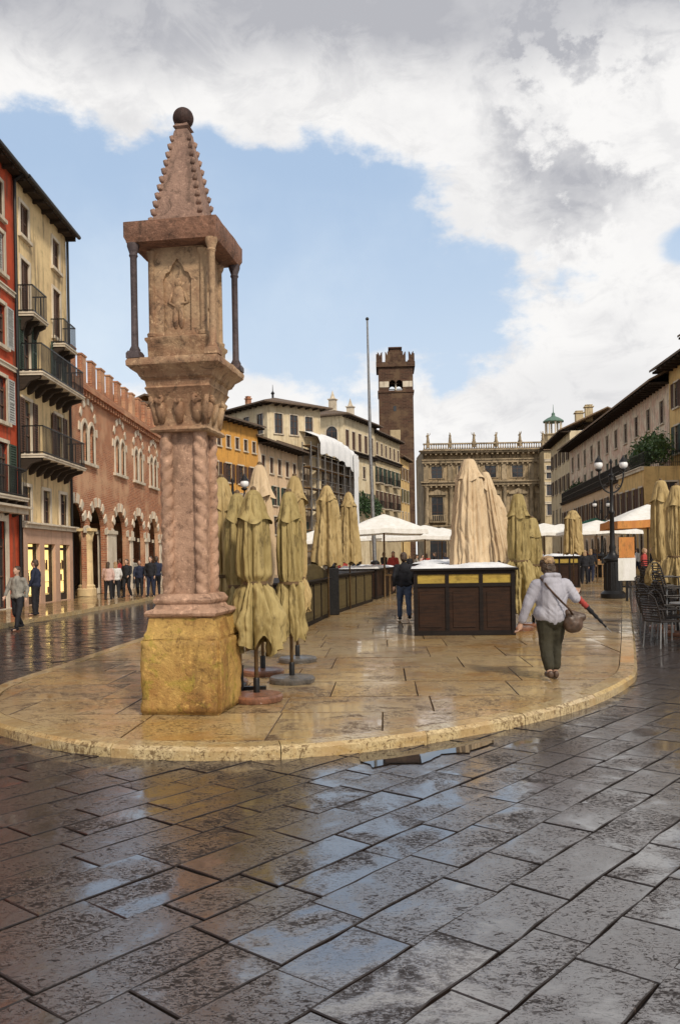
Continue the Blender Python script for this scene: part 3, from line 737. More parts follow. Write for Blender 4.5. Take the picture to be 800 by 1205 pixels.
def roof(parent, L, dep, H, rise, over=0.6, kind='shed', mat=m_tile, name='roof', ridge_in=None, brackets=True, t=0.16):
    mb = MB(); o = over; x0, x1, y0, y1 = -o*0.3 if kind != 'hip' else -o, L+(o*0.3 if kind != 'hip' else o), -o, dep+o
    z = H+0.02
    if kind == 'gable':          # ridge parallel to the facade
        ym = (y0+y1)/2 if ridge_in is None else ridge_in
        vs = [(x0,y0,z),(x1,y0,z),(x1,ym,z+rise),(x0,ym,z+rise),(x0,y1,z),(x1,y1,z)]
        top = [(a,b_,c_+t) for a,b_,c_ in vs]
        mb.add(vs+top, [(6,7,8,9),(9,8,11,10),(0,1,7,6),(4,5,11,10),(0,3,2,1),(3,4,5,2),(0,6,9,3),(3,9,10,4),(1,2,8,7),(2,5,11,8)])
    elif kind == 'shed':
        vs = [(x0,y0,z),(x1,y0,z),(x1,y1,z+rise),(x0,y1,z+rise)]; top = [(a,b_,c_+t) for a,b_,c_ in vs]
        mb.add(vs+top, [(4,5,6,7),(0,1,5,4),(1,2,6,5),(2,3,7,6),(3,0,4,7),(0,3,2,1)])
    elif kind == 'hip':
        k = min(x1-x0, y1-y0)/2; xa, xb = x0+k, x1-k; ya, yb = y0+k, y1-k
        vs = [(x0,y0,z),(x1,y0,z),(x1,y1,z),(x0,y1,z),(x0,y0,z+t),(x1,y0,z+t),(x1,y1,z+t),(x0,y1,z+t),(xa,ya,z+rise),(xb,ya if ya < yb else yb,z+rise),(xb,yb,z+rise),(xa,yb,z+rise)]
        mb.add(vs, [(0,3,2,1),(0,1,5,4),(1,2,6,5),(2,3,7,6),(3,0,4,7),(4,5,9,8),(5,6,10,9),(6,7,11,10),(7,4,8,11),(8,9,10,11)])
    r = mb.build(name, mat, parent)
    if brackets:
        bm_ = MB(); n = max(2, int(L/0.9)); bm_.box(-.06, L+.06, -o*.9+.02, .08, H-.03, H-.002)
        for i in range(n+1):
            x = L*i/n; bm_.box(x-0.06, x+0.06, -o*0.9, 0.1, H-0.16, H+0.0)
        if kind == 'hip':
            n = max(2, int(dep/0.9))
            for i in range(n+1):
                y = dep*i/n; bm_.box(L-.1, L+o*0.9, y-.06, y+.06, H-0.165, H-0.004)
        bm_.build('rafter_ends', m_eave, parent)
    return r
def chimney(parent, x, y, z, h=1.4, w=0.5, mat=m_brick, tall=False):
    mb = MB(); mb.box(x-w/2, x+w/2, y-w/2, y+w/2, z, z+h); mb.box(x-w*.65, x+w*.65, y-w*.65, y+w*.65, z+h, z+h+.12)
    if tall: mb.lathe([(w*.5, z+h+.12), (w*.3, z+h+.5), (0.02, z+h+1.2)], 8, (x, y))
    else: mb.box(x-w*.5, x+w*.5, y-w*.5, y+w*.5, z+h+.25, z+h+.33); mb.box(x-w*.45, x-w*.25, y-w*.4, y+w*.4, z+h+.1, z+h+.26); mb.box(x+w*.25, x+w*.45, y-w*.4, y+w*.4, z+h+.1, z+h+.26)
    return mb.build('chimney', mat, parent)
def band(parent, L, z, h=0.2, out=0.1, mat=m_trim, name='cornice', x0=0.0, dep=None):
    mb = MB(); mb.box(x0, L, -out, 0.02, z, z+h); mb.box(x0, L, -out*1.5, 0.018, z+h, z+h*1.4)
    return mb.build(name, mat, parent)
def balcony(parent, x, z, w, dep=0.8, h=1.0, slab_m=m_trim, bars=0.11, brk=True, plants=False):
    mb = MB(); mb.box(-w/2, w/2, -dep, 0, -0.14, 0); mb.box(-w/2-.03, w/2+.03, -dep-.03, 0, -.06, -.01)
    o = mb.build('balcony', slab_m, parent, loc=(x, 0, z))
    r = MB(); y1 = -dep+0.04
    for zz in (0.06, h):
        r.box(-w/2+.02, w/2-.02, y1-.018, y1+.018, zz-.02, zz+.02)
        for s_ in (-1, 1): r.box(s_*(w/2-.04)-.018, s_*(w/2-.04)+.018, y1+.018, -0.003, zz-.02, zz+.02)
    n = max(2, int(w/bars))
    for i in range(n+1):
        xx = -w/2+.04+(w-.08)*i/n; r.box(xx-.009, xx+.009, y1-.009, y1+.009, 0.0, h)
    n = max(2, int(dep/bars))
    for i in range(1, n):
        yy = y1-(y1)*i/n
        for s_ in (-1, 1): r.box(s_*(w/2-.04)-.009, s_*(w/2-.04)+.009, yy-.009, yy+.009, 0.0, h)
    r.build('railing', m_iron, o)
    if brk:
        def mkb():
            b_ = MB()
            vs = [(-.08, -0.002, -0.142), (-.08, -dep*.9, -0.142), (-.08, -dep*.85, -.24), (-.08, -dep*.45, -.34), (-.08, -0.15, -.6), (-.08, -0.002, -.66)]
            vs += [(.08, a[1], a[2]) for a in vs]
            b_.add(vs, [(0,1,2,3,4,5), (11,10,9,8,7,6)]+[(i2, (i2+1) % 6, (i2+1) % 6+6, i2+6) for i2 in range(6)])
            return mesh_of(b_, 'bracket', m_eave)
        n = max(2, int(w/0.75)+1)
        for i in range(n): inst(cached(('brk', dep), mkb), 'bracket', o, (-w/2+.12+(w-.24)*i/max(1, n-1), 0, 0))
    return o
def leaves(mb, c, r, n, size=0.16, seed=1, squash=(1,1,1)):
    rr = random.Random(seed)
    for _ in range(n):
        while True:
            p = Vector((rr.uniform(-1,1), rr.uniform(-1,1), rr.uniform(-1,1)))
            if 0.25 < p.length < 1: break
        q = noise.noise(p*2.2+Vector((seed, 0, 0)))
        p = p*(0.85+0.5*q)
        p = Vector((c[0]+p.x*r*squash[0], c[1]+p.y*r*squash[1], c[2]+p.z*r*squash[2])); s_ = size*rr.uniform(.5, 1.2)
        a = Vector((rr.gauss(0,1), rr.gauss(0,1), rr.gauss(0,1))).normalized(); b_ = a.cross(Vector((rr.gauss(0,1), rr.gauss(0,1), rr.gauss(0,1)))).normalized()
        mb.add([p-a*s_, p+b_*s_*.45, p+a*s_, p-b_*s_*.45], [(0,1,2,3)])

def house(name, label, p0, p1, dep, H, wallm, rows, rf=('gable', 2.0, 0.7), cat='house', holes_extra=None, z0=0.0, roofm=m_tile, group=None, sides=None, doors=None, base=None):
    """rows: list of dict(z,h,w,n or xs,kind,shut,sm,trim)"""
    a, L = facing(p0, p1); root = empty(name, (p0[0], p0[1], z0), a); tag(root, label, cat, group)
    hs = []; todo = []
    for r in rows:
        xs = r.get('xs') or [L*(i+0.5)/r['n'] for i in range(r['n'])]
        for x in xs:
            hs.append(hole(x, r['z'], r['w'], r['h'], r.get('kind', 'rect'))); todo.append((x, r))
    wall_body(L, dep, H, hs+(holes_extra or []), mat=wallm, parent=root, sideR=[hole(*q) for q in (sides or {}).get('R', [])], sideL=[hole(*q) for q in (sides or {}).get('L', [])])
    for x, r in todo:
        window(root, x, r['z'], r['w'], r['h'], r.get('kind', 'rect'), r.get('shut'), r.get('sm', m_shut_g), r.get('trim', m_trim), pane=r.get('pane', m_glass), surround=r.get('sur', 0.12), name=r.get('name', 'window'))
    if sides:
        for key in ('R', 'L'):
            for q in sides.get(key, []):
                w_ = window(root, 0, 0, q[2], q[3], q[4] if len(q) > 4 else 'rect', sides.get('shut'), sides.get('sm', m_shut_g), sides.get('trim', m_trim))
                if key == 'R': w_.location = (L, q[0], q[1]); w_.rotation_euler.z = PI/2
                else: w_.location = (0, dep-q[0], q[1]); w_.rotation_euler.z = -PI/2
    if rf: roof(root, L, dep, H, rf[1], rf[2], rf[0], roofm, ridge_in=rf[3] if len(rf) > 3 else None)
    return root, L

XL = -11.15
# red building (nearest on the left)
r_, L = house('red_house', 'tall brick-red plastered house with white window surrounds at the left edge', (XL, 12.0), (XL, 29.6), 9, 15.1, m_red,
    [dict(z=3.9, h=1.75, w=1.15, xs=[1.6, 5.2, 9.4, 12.9, 16.1], shut='open', sm=m_shut_g), dict(z=6.35, h=1.5, w=1.1, xs=[1.6, 5.2, 9.4, 12.9, 16.1], shut='open', sm=m_shut_w),
     dict(z=8.9, h=1.4, w=1.1, xs=[1.6, 5.2, 9.4, 12.9, 16.1], shut='open', sm=m_shut_w), dict(z=11.35, h=1.35, w=1.1, xs=[1.6, 5.2, 9.4, 12.9, 16.1], shut='closed', sm=m_shut_w), dict(z=13.2, h=1.2, w=0.95, xs=[1.6, 5.2, 9.4, 12.9, 16.1], shut='closed', sm=m_shut_b),
     dict(z=0.12, h=2.9, w=1.5, xs=[2, 6, 10, 15.6], name='shop_window', sur=0.25)], rf=('shed', 3.0, 0.42))
band(r_, L, 3.3, 0.18, 0.35); band(r_, L, 8.2, 0.12, 0.08); band(r_, L, 10.8, 0.12, 0.08)
balcony(r_, 15.9, 3.85, 2.6, 0.5, 0.95)
mb = MB(); mb.tube([(L-0.12, -0.1, 0.1), (L-0.12, -0.1, 14.9)], 0.06, 8); mb.tube([(L-0.12, -0.1, 14.9), (L-0.12, -0.4, 15.1)], 0.06, 8); mb.build('drainpipe', m_iron, r_)
mb = MB(); mb.tube([(-0.3, -0.5, 15.12), (L, -0.5, 15.12)], 0.08, 8); mb.build('gutter', m_iron, r_)
# cream house
shop_x = [1.05, 2.75, 4.5]
c_, L = house('cream_house', 'narrow cream plastered house with long iron balconies over a lit shopfront', (XL, 29.65), (XL, 35.3), 9, 15.1, m_cream,
    [dict(z=3.1, h=1.25, w=0.8, xs=[0.7, 2.75, 4.7], trim=m_trim), dict(z=5.5, h=1.95, w=0.85, xs=[0.9, 4.3], shut='open', sm=m_shut_b, name='balcony_door'), dict(z=8.42, h=1.8, w=0.85, xs=[0.9, 4.3], shut='open', sm=m_shut_g, name='balcony_door'),
     dict(z=10.55, h=1.9, w=0.85, xs=[0.9, 4.3], shut='closed', sm=m_shut_b, name='balcony_door'), dict(z=13.3, h=1.15, w=0.8, xs=[0.9, 4.3], shut='closed', sm=m_shut_b)],
    rf=('shed', 3.0, 0.45), holes_extra=[hole(x, 0.12, 1.2, 2.2) for x in shop_x])
balcony(c_, 2.6, 5.45, 4.9, 0.85, 0.98); balcony(c_, 2.6, 8.35, 4.9, 0.85, 0.98)
balcony(c_, 0.95, 10.45, 1.5, 0.55, 0.95); balcony(c_, 4.35, 10.2, 1.5, 0.55, 0.95)
mb = MB(); mb.sheet([(0.02, 0.1), (L-.02, 0.1), (L-.02, 2.85), (0.02, 2.85)], [hole(x, 0.12, 1.2, 2.2) for x in shop_x], -0.12, 0.12); mb.add([(0.02,-.12,2.85),(L-.02,-.12,2.85),(L-.02,0,2.85),(0.02,0,2.85)], [(0,1,2,3)]); mb.add([(L-.02,-.12,.1),(L-.02,0,.1),(L-.02,0,2.85),(L-.02,-.12,2.85)], [(0,1,2,3)])
mb.build('stone_shopfront', m_pinkst, c_)
band(c_, L, 2.86, 0.14, 0.24)
rs = random.Random(2)
for x in shop_x:
    mb = MB()
    for q in range(7): xx = x-.45+rs.random()*.8; zz0 = rs.choice([.45, .9, 1.35]); mb.box(xx, xx+rs.uniform(.06, .16), .09, .12, zz0, zz0+rs.uniform(.12, .4))
    for zz0 in (.44, .89, 1.34): mb.box(x-.5, x+.5, .085, .125, zz0-.02, zz0)
    mb.build('shop_display', m_shut_b, c_)
    mb = MB(); mb.box(x-.55, x+.55, 0.14, 0.17, 0.14, 2.3); o = mb.build('shop_window', m_shop, c_)
    mb = MB(); mb.box(x-.6, x-.54, .02, .13, .12, 2.32); mb.box(x+.54, x+.6, .02, .13, .12, 2.32); mb.box(x-.54, x+.54, .02, .13, 2.1, 2.2); mb.box(x-.54, x+.54, .02, .13, .12, .4); mb.build('shop_frame', m_eave, o)
mb = MB(); mb.tube([(L-0.1, -0.1, 0.1), (L-0.1, -0.1, 14.9)], 0.055, 8); mb.build('drainpipe', m_iron, c_)
mb = MB(); mb.tube([(0, -0.53, 15.12), (L+.12, -0.53, 15.12)], 0.085, 8); mb.build('gutter', m_iron, c_)

# brick arcade building with battlements
Y0, Y1 = 35.4, 60.0; La = Y1-Y0
ar = empty('brick_palace', (-11.2, Y0, 0), PI/2); tag(ar, 'long medieval brick palace with battlements, Gothic twin windows and a round-arched arcade', 'palace')
ac = [0.7, 3.95, 8.0, 12.0, 15.8, 19.6, 23.2]; aw = 2.35
bif = [2.7, 8.2, 12.2, 16.0, 19.8, 23.4]
aw = 2.5
hs = [hole(x, 0.1, aw, 4.15-.1, 'arch') for x in ac if x-aw/2 > -0.2 and x > 1.5] + [[(0.02, .1), (0.9+aw/2, .1)]+[(0.9+aw/2*math.cos(PI*i/12), 2.98+aw/2*math.sin(PI*i/12)) for i in range(0, 10)]+[(0.02, 3.75)]]
for x in bif:
    for s_ in (-0.52, 0.52): hs.append(hole(x+s_, 6.05, 0.78, 1.75, 'pointed'))
wall_body(La, 14, 9.35, hs, reveal=0.2, mat=m_brick, parent=ar)
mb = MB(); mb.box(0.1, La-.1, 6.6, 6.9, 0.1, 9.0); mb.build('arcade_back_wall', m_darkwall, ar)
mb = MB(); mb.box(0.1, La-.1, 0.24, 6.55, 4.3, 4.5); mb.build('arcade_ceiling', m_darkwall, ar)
for x in (3.0, 7.5, 12.5, 17, 21.5):
    mb = MB(); mb.box(x-.7, x+.7, 6.55, 6.59, .1, 2.6); mb.build('arcade_door', m_shut_b, ar)
for x in bif:
    o = MB(); 
    for s_ in (-0.52, 0.52):
        pts = arch_pts(0.78, 1.75, 10, True); out = arch_pts(1.04, 1.92, 10, True)
        for i in range(1, len(pts)):
            j = (i+1) % len(pts); a, b_, c2, d_ = pts[i], pts[j], out[j], out[i]
            Mx = Matrix.Translation((s_, 0, 0))
            o.add([(a[0],-.06,a[1]),(b_[0],-.06,b_[1]),(c2[0],-.06,c2[1]),(d_[0],-.06,d_[1]),(a[0],.05,a[1]),(b_[0],.05,b_[1]),(c2[0],.05,c2[1]),(d_[0],.05,d_[1])], [(0,1,2,3),(0,4,5,1),(2,6,7,3),(1,5,6,2),(3,7,4,0)], Mx)
    # big relieving arch with voussoirs in alternating stone, sill
    for i in range(13):
        if i % 2: continue
        a0, a1 = PI*i/13, PI*(i+1)/13; r0, r1 = 1.16, 1.42
        q = [(math.cos(t)*r, 1.3+math.sin(t)*r*1.12) for t, r in ((a0, r0), (a1, r0), (a1, r1), (a0, r1))]
        o.prism(q, -0.055, 0.02)
    o.box(-1.25, 1.25, -0.14, 0.05, -0.14, 0.0)
    w_ = o.build('window', m_trim, ar, loc=(x, 0, 6.05))
    mb = MB(); mb.prism(arch_pts(0.8, 1.76, 10, True), 0.16, 0.19, Matrix.Translation((-.52, 0, 0))); mb.prism(arch_pts(0.8, 1.76, 10, True), 0.16, 0.19, Matrix.Translation((.52, 0, 0))); mb.build('pane', m_glass, w_)
    mb = MB(); mb.lathe([(0.10, 0), (0.10, .08), (0.055, .12), (0.055, .95), (0.11, 1.08), (0.13, 1.16)], 10, (0, 0.1)); mb.build('colonnette', m_trim, w_, smooth=True)
# arch surrounds with radial voussoirs
for x in ac:
    o = MB(); nv = 15
    for i in range(nv):
        if i % 2: continue
        a0, a1 = PI*i/nv, PI*(i+1)/nv
        q = [(math.cos(t)*r, math.sin(t)*r) for t, r in ((a0, aw/2+.0), (a1, aw/2+.0), (a1, aw/2+.42), (a0, aw/2+.42))]
        if x < 1.2 and min(p[0] for p in q) < -0.88: continue
        o.prism(q, -0.06, 0.03)
    o.build('arch_stones', m_trim, ar, loc=(x, 0, 4.15-aw/2))
for x, kind in ((2.52, 'col'), (6.32, 'pier'), (10.25, 'thin'), (13.9, 'thin'), (17.7, 'thin'), (21.4, 'thin')):
    mb = MB()
    if kind == 'pier':
        mb.box(x-.78, x+.78, -0.06, 0.45, 0.1, 2.95); mb.box(x-.86, x+.86, -0.12, 0.5, 2.95, 3.12); mb.box(x-.84, x+.84, -.12, .5, .1, .35); m2 = m_trim
    elif kind == 'col':
        mb.lathe([(.42, .1), (.42, .40), (.36, .46), (.37, .54), (.29, .62), (.28, 1.6), (.27, 2.5), (.30, 2.54), (.31, 2.7), (.36, 2.9), (.36, 2.97)], 16, (x, 0.1)); mb.box(x-.40, x+.40, -.30, .45, 2.972, 3.1); m2 = m_cream
    else:
        mb.box(x-.3, x+.3, -.05, .35, .1, 2.7); mb.box(x-.5, x+.5, -.12, .4, 2.7, 2.9); mb.box(x-.4, x+.4, -.1, .4, .1, .4); m2 = m_trim
    mb.build('arcade_pier', m2, ar, smooth=True)
mb = MB(); mb.box(0, La, -0.28, 0.02, 9.12, 9.36)
for i in range(int(La/0.45)): mb.box(i*.45+.1, i*.45+.28, -.2, .02, 8.9, 9.118)
mb.build('cornice', m_brick, ar)
mb = MB(); mb.box(0, La, -.06, .3, 9.362, 9.6); mb.build('parapet', m_brick, ar)
n = int(La/1.5)
for i in range(n):
    x = .3+i*1.5; mb = MB(); mb.box(x, x+.66, -.055, .14, 9.6, 10.7); mb.box(x-.04, x+.70, -.09, .17, 10.7, 10.77)
    mb.build('battlement', m_brick, ar)
mb = MB(); mb.box(La*.0+.0, La, .32, 13.9, 9.352, 9.5); mb.build('roof', m_tile, ar)

# further houses along the left side
house('orange_house', 'orange plastered house mostly hidden behind the marble shrine pillar', (XL-1.5, 60.2), (-12.2, 67.5), 9, 12.3, m_ochre,
      [dict(z=z, h=1.6, w=1.0, n=3, shut='open', sm=m_shut_g) for z in (3.8, 6.6, 9.3)], rf=('shed', 2.5, 0.8))
pA0 = (P(228, 480, 68)[0], 68); pA1 = (P(303, 500, 78)[0], 78)
zA = P(280, 499, 75)[1]
hA, LA = house('ochre_house', 'bright ochre house with brown shutters below the roof loggia tower', pA0, pA1, 9, zA, m_ochre,
      [dict(z=zA-2.3, h=1.0, w=0.65, n=7, sur=.08), dict(z=zA-5.3, h=1.6, w=0.95, n=5, shut='open', sm=m_shut_b), dict(z=zA-8.6, h=1.7, w=0.95, n=5, shut='half', sm=m_shut_g), dict(z=1.2, h=1.9, w=1.4, n=4)], rf=('gable', 1.6, 0.8))
band(hA, LA, zA-6.3, .15, .1)
# roof loggia tower
zB = P(300, 483, 92)[1]
xb0 = P(264, 483, 92)[0]; xb1 = P(318, 483, 92)[0]
hB, LB = house('loggia_house', 'tall cream house with a hipped roof and glazed top loggia, behind the ochre house', (xb0, 94), (xb1, 88), 7, zB, m_pale,
      [dict(z=zB-3.0, h=2.1, w=1.1, n=3, kind='rect', sur=.1), dict(z=zB-6.2, h=1.6, w=.9, n=3, shut='closed', sm=m_shut_b)], rf=('hip', 1.5, 1.0),
      sides={'R': [(1.4, zB-3.0, 1.0, 2.1), (3.4, zB-3.0, 1.0, 2.1), (5.4, zB-3.0, 1.0, 2.1)]})
chimney(hB, 1.0, 2.2, zB+.6, 1.1, .5)
mb = MB()
mb.lathe([(.12, zB+1.4), (.12, zB+1.9), (.22, zB+2.05), (.05, zB+2.3), (.02, zB+3)], 8, (LB/2, 3.5)); mb.build('finial', m_iron, hB)
# dark-roofed pink house C
pC1 = (P(350, 530, 88)[0], 88); zC = P(325, 528, 83)[1]
hC, LC = house('pink_house', 'pinkish house with a deep dark roof and green shutters, right of the ochre house', (pA1[0]+.05, pA1[1]+.1), pC1, 9, zC, m_pinkpl,
      [dict(z=zC-2.6, h=1.5, w=.85, n=5, shut='closed', sm=m_shut_b), dict(z=zC-5.6, h=1.8, w=1.0, n=4, shut='open', sm=m_shut_g), dict(z=zC-8.4, h=1.7, w=.9, n=4)], rf=('gable', 2.2, 1.3), roofm=m_tile)
# scaffolded house E
pE1 = (P(404, 520, 102)[0], 102); zE = P(375, 527, 96)[1]-1.2
hE, LE = house('grey_brown_house', 'bare grey-brown house standing behind the scaffolding', (pC1[0]+.05, pC1[1]+.1), pE1, 9, zE, m_greybr,
      [dict(z=zE-3, h=1.7, w=1.0, n=5), dict(z=zE-6.2, h=1.9, w=1.0, n=5, shut='closed', sm=m_shut_b), dict(z=zE-9.2, h=1.8, w=1.0, n=5, shut='open', sm=m_shut_g)], rf=('gable', 1.8, .5))
aE, _l = facing(pC1, pE1)
sc_ = empty('scaffolding', (pC1[0], pC1[1]+.1, 0), aE); tag(sc_, 'steel scaffolding wrapped in white sheeting against the grey-brown house', 'scaffolding')
mb = MB(); n = 7
for i in range(n+1):
    x = LE*i/n
    for y in (-.55, -1.5): mb.tube([(x, y, 0.1), (x, y, zE+.8)], .06, 6)
for z in [2.2*k for k in range(1, 7)]:
    if z < zE+.8:
        for y in (-.55, -1.5): mb.tube([(0, y, z), (LE, y, z)], .05, 6)
        if z+1 < zE+.8: mb.tube([(0, -1.5, z+1), (LE, -1.5, z+1)], .04, 6)
for i in range(0, n, 2): mb.tube([(LE*i/n, -1.5, .2), (LE*(i+1)/n, -1.5, 4.4)], .04, 6); mb.tube([(LE*(i+1)/n, -1.5, 4.4), (LE*i/n, -1.5, 8.8)], .04, 6)
mb.build('frame', m_mesh, sc_)
mb = MB()
for z in [2.2*k for k in range(1, 7)]:
    if z < zE+.8: mb.box(0, LE, -1.45, -.6, z+.03, z+.08)
mb.build('walkway', m_crate, sc_)
mb = MB(); nx = 24                                            # billowing roof sheet
for i in range(nx+1):
    x = LE*.16+(LE*.9)*i/nx; t = i/nx; bz = zE+1.0+.9*math.sin(PI*min(1, t*.8+.2))
    for j, (y, dz) in enumerate([(-1.65, -1.7-.12*math.sin(i*1.3)-.9*t), (-1.68, -.6), (-1.4, .1), (0, .7), (3, 1.2), (6, .9)]): mb.v.append((x, y+.1*math.sin(i*1.7), bz+dz))
for i in range(nx):
    for j in range(5): a = i*6+j; mb.f.append((a, a+6, a+7, a+1))
mb.build('roof_sheet', m_white, sc_, smooth='all')
mb = MB()
for i in range(9):
    for j in range(14): mb.v.append((LE*0.90+LE*.12*i/8, -1.75+.07*math.sin(i*2+j*.5), 2.5+(zE-1.6)*j/13))
for i in range(8):
    for j in range(13): a = i*14+j; mb.f.append((a, a+14, a+15, a+1))
for i in range(6):
    for j in range(14): mb.v.append((LE*1.02+.03*math.sin(j), -1.75+2.2*i/5, 2.5+(zE-1.6)*j/13))
for i in range(5):
    for j in range(13): a = 9*14+i*14+j; mb.f.append((a, a+14, a+15, a+1))
mb.build('side_sheet', m_white, sc_, smooth='all')

# big hip-roofed house D
yD = 104.0; xD = P(404, 490, yD)[0]; zD = P(404, 489, yD)[1]
xD0, _z = P(330, 497, 109)
pD0 = (xD, yD); yD2 = 114; pD1 = (P(440, 506, yD2)[0], yD2)
zz = [zD-3.7, zD-7.1, zD-10.5]
hD, LD = house('hip_roofed_house', 'big buff house with arched top windows under a hipped roof, with hanging greenery', pD0, pD1, 12, zD, m_pale,
      [dict(z=zD-3.9, h=2.3, w=1.1, n=5, shut='closed', sm=m_shut_b), dict(z=zD-7.2, h=1.5, w=.95, n=4), dict(z=zD-11.3, h=2.2, w=1.1, n=4, shut='open', sm=m_shut_g), dict(z=zD-15, h=2.2, w=1.1, n=4, shut='open', sm=m_shut_g)], rf=('hip', 2.2, 1.0),
      sides={'L': [(1.6, zD-3.4, 1.5, 2.2, 'arch'), (4.6, zD-3.4, 1.5, 2.2, 'arch'), (7.6, zD-3.4, 1.5, 2.2, 'arch'), (10.4, zD-3.4, 1.5, 2.2, 'arch')]})
band(hD, LD, zD-4.6, .3, .5, m_eave)
for x in (2.4, 8.4): chimney(hD, x, 2.4, zD+.3, 2.2, .8, m_trim, True)
for q in range(3): chimney(hD, 4+q*2.2, 8+q, zD+1.6, .9, .5)
mb = MB(); 
for q in range(7): leaves(mb, (1+q*1.45, -.8, zD-10.6+random.uniform(-.5, .6)), 1.15, 330, .2, q+3, (1, .5, 1.3))
o = mb.build('climbing_plant', m_leafd, None); o.location = (pD0[0], pD0[1], 0); o.rotation_euler.z = facing(pD0, pD1)[0]; tag(o, 'green leafy plants spilling from the balcony of the hip-roofed house', 'plant')
# G
pG0 = (pD1[0]+.05, pD1[1]+.1); pG1 = (P(470, 522, 126)[0], 126); zG = P(460, 519, 123)[1]
hG, LG = house('cream_row_house', 'pale cream house with rows of narrow balconied windows leading up to the brick tower', pG0, pG1, 9, zG, m_buff,
      [dict(z=zG-2.9, h=1.7, w=.9, n=6, shut='closed', sm=m_shut_b), dict(z=zG-6.6, h=2.1, w=.95, n=6, shut='open', sm=m_shut_g), dict(z=zG-10, h=2.2, w=.95, n=6, shut='open', sm=m_shut_b), dict(z=zG-13.4, h=2.2, w=.95, n=6)], rf=('gable', 2.0, .8))
band(hG, LG, zG-3.6, .3, .35, m_eave)
pK0 = (pG1[0]+.05, pG1[1]+.1); pK1 = (P(481, 545, 133)[0], 133); zK = P(476, 541, 130)[1]
hK, LK = house('tower_foot_house', 'small buff house with a brown roof squeezed against the foot of the tower', pK0, pK1, 6, zK, m_ochre2,
      [dict(z=zK-3.2, h=1.8, w=.85, n=3, shut='open', sm=m_shut_b), dict(z=zK-6.6, h=1.9, w=.85, n=3, shut='open', sm=m_shut_g), dict(z=zK-10, h=1.9, w=.85, n=3)], rf=('gable', 2.2, .7), roofm=m_tile2)
for z in (zG-6.7, zG-10.1):
    for i in (0, 2, 4): balcony(hG, LG*(i+.5)/6, z, 2.0, .7, .95, brk=False)
for i, (ax, az_) in enumerate(((0.2, 1.0),)): pass

# ------------------------------------------------------------------ brick tower
yT = 142.0; xT0 = P(446, 500, yT)[0]; xT1 = P(487, 520, yT)[0]; wT = xT1-xT0
tw = empty('brick_tower', (xT0, yT, 0), math.radians(-3)); tag(tw, 'tall dark brick medieval tower with battlements and an open belfry', 'tower')
def zT(y): return P(465, y, yT)[1]
zb0, zb1, ztop = zT(462), zT(444), zT(432)
mb = MB(); mb.box(0, wT, 0, wT, 0, zb0); mb.build('shaft', m_towerbrick, tw)
mb = MB(); mb.box(-.15, wT+.15, -.15, wT+.15, zb0+.002, zb0+.35)
mb.build('string_course', m_towerbrick, tw)
for k, (x, y) in enumerate(((0, 0), (wT-1.75, 0), (0, wT-1.75), (wT-1.75, wT-1.75))):
    mb = MB(); mb.box(x+.003, x+1.747, y+.003, y+1.747, zb0+.352, zb1); mb.build('belfry_pier', m_towerbrick, tw)
    mb = MB(); mb.box(x+.15 if x == 0 else x+.02, x+1.73 if x == 0 else x+1.6, y-.06 if y == 0 else y+1.7, y+.05 if y == 0 else y+1.8, zb0+.9, zb1-.7); mb.build('pale_stone_block', m_trim, tw)
for y in (0.3, wT-.75):
    mb = MB(); mb.lathe([(.22, zb0+.352), (.14, zb0+.6), (.14, zb1-1.2), (.24, zb1-1)], 10, (wT/2, y+.2)); mb.build('belfry_column', m_trim, tw)
wO = (wT-3.5)/2
for y in (0.003, wT-.9):
    mb = MB(); hs = [[(1.75+wO*(k+.5)+wO*.46*math.cos(PI*i/8), zb1-1.0+wO*.46*math.sin(PI*i/8)) for i in range(9)] for k in (0, 1)]
    mb.sheet([(1.75, zb1-1.0), (wT-1.75, zb1-1.0), (wT-1.75, zb1+.0), (1.75, zb1+.0)], [[(p[0], max(p[1], zb1-.995)) for p in h] for h in hs], y, .8); mb.build('belfry_arch', m_towerbrick, tw)
mb = MB(); mb.box(.002, wT-.002, .002, wT-.002, zb1+.002, ztop)
mb.box(-.35, wT+.35, -.35, wT+.35, ztop+.002, ztop+.8); mb.build('crown', m_towerbrick, tw)
nm = 5; cw = wT+.7
mb_l = []
for s_ in range(4):
    for i in range(nm):
        t = -.35+cw*(i+.5)/nm; mw = cw/nm*.62/2
        pos = {0: (t, -.13), 1: (t, wT+.13), 2: (-.13, t), 3: (wT+.13, t)}[s_]
        if s_ > 1 and i in (0, nm-1): continue
        mb = MB(); hh = 1.7
        pts = [(-mw, 0), (mw, 0), (mw, hh), (mw*.55, hh*.92), (0, hh*.62), (-mw*.55, hh*.92), (-mw, hh)]
        Mx = Matrix.Translation((pos[0], pos[1], ztop+.8)) @ (Matrix.Rotation(PI/2, 4, 'Z') if s_ > 1 else Matrix())
        mb.prism(pts, -.2, .2, Mx); mb.build('battlement', m_towerbrick, tw)
mb = MB(); cx = wT/2; mb.box(cx-1.3, cx+1.3, cx-1.3, cx+1.3, ztop+.802, ztop+3.0); mb.box(cx-.9, cx+.9, cx-.9, cx+.9, ztop+3.0, zT(405)); mb.box(cx-1.15, cx+1.15, cx-1.15, cx+1.15, zT(407), zT(405.5)); mb.build('turret', m_towerbrick, tw)
mb = MB(); x0_, x1_ = P(459, 513, yT)[0]-xT0, P(471, 513, yT)[0]-xT0; mb.box(x0_, x1_, -.05, .1, zT(520), zT(506)); mb.build('plaster_panel', m_buff, tw)
mb = MB(); mb.box(wT*.42, wT*.5, -.03, .1, zT(484), zT(478)); mb.build('slit_window', m_glass, tw)

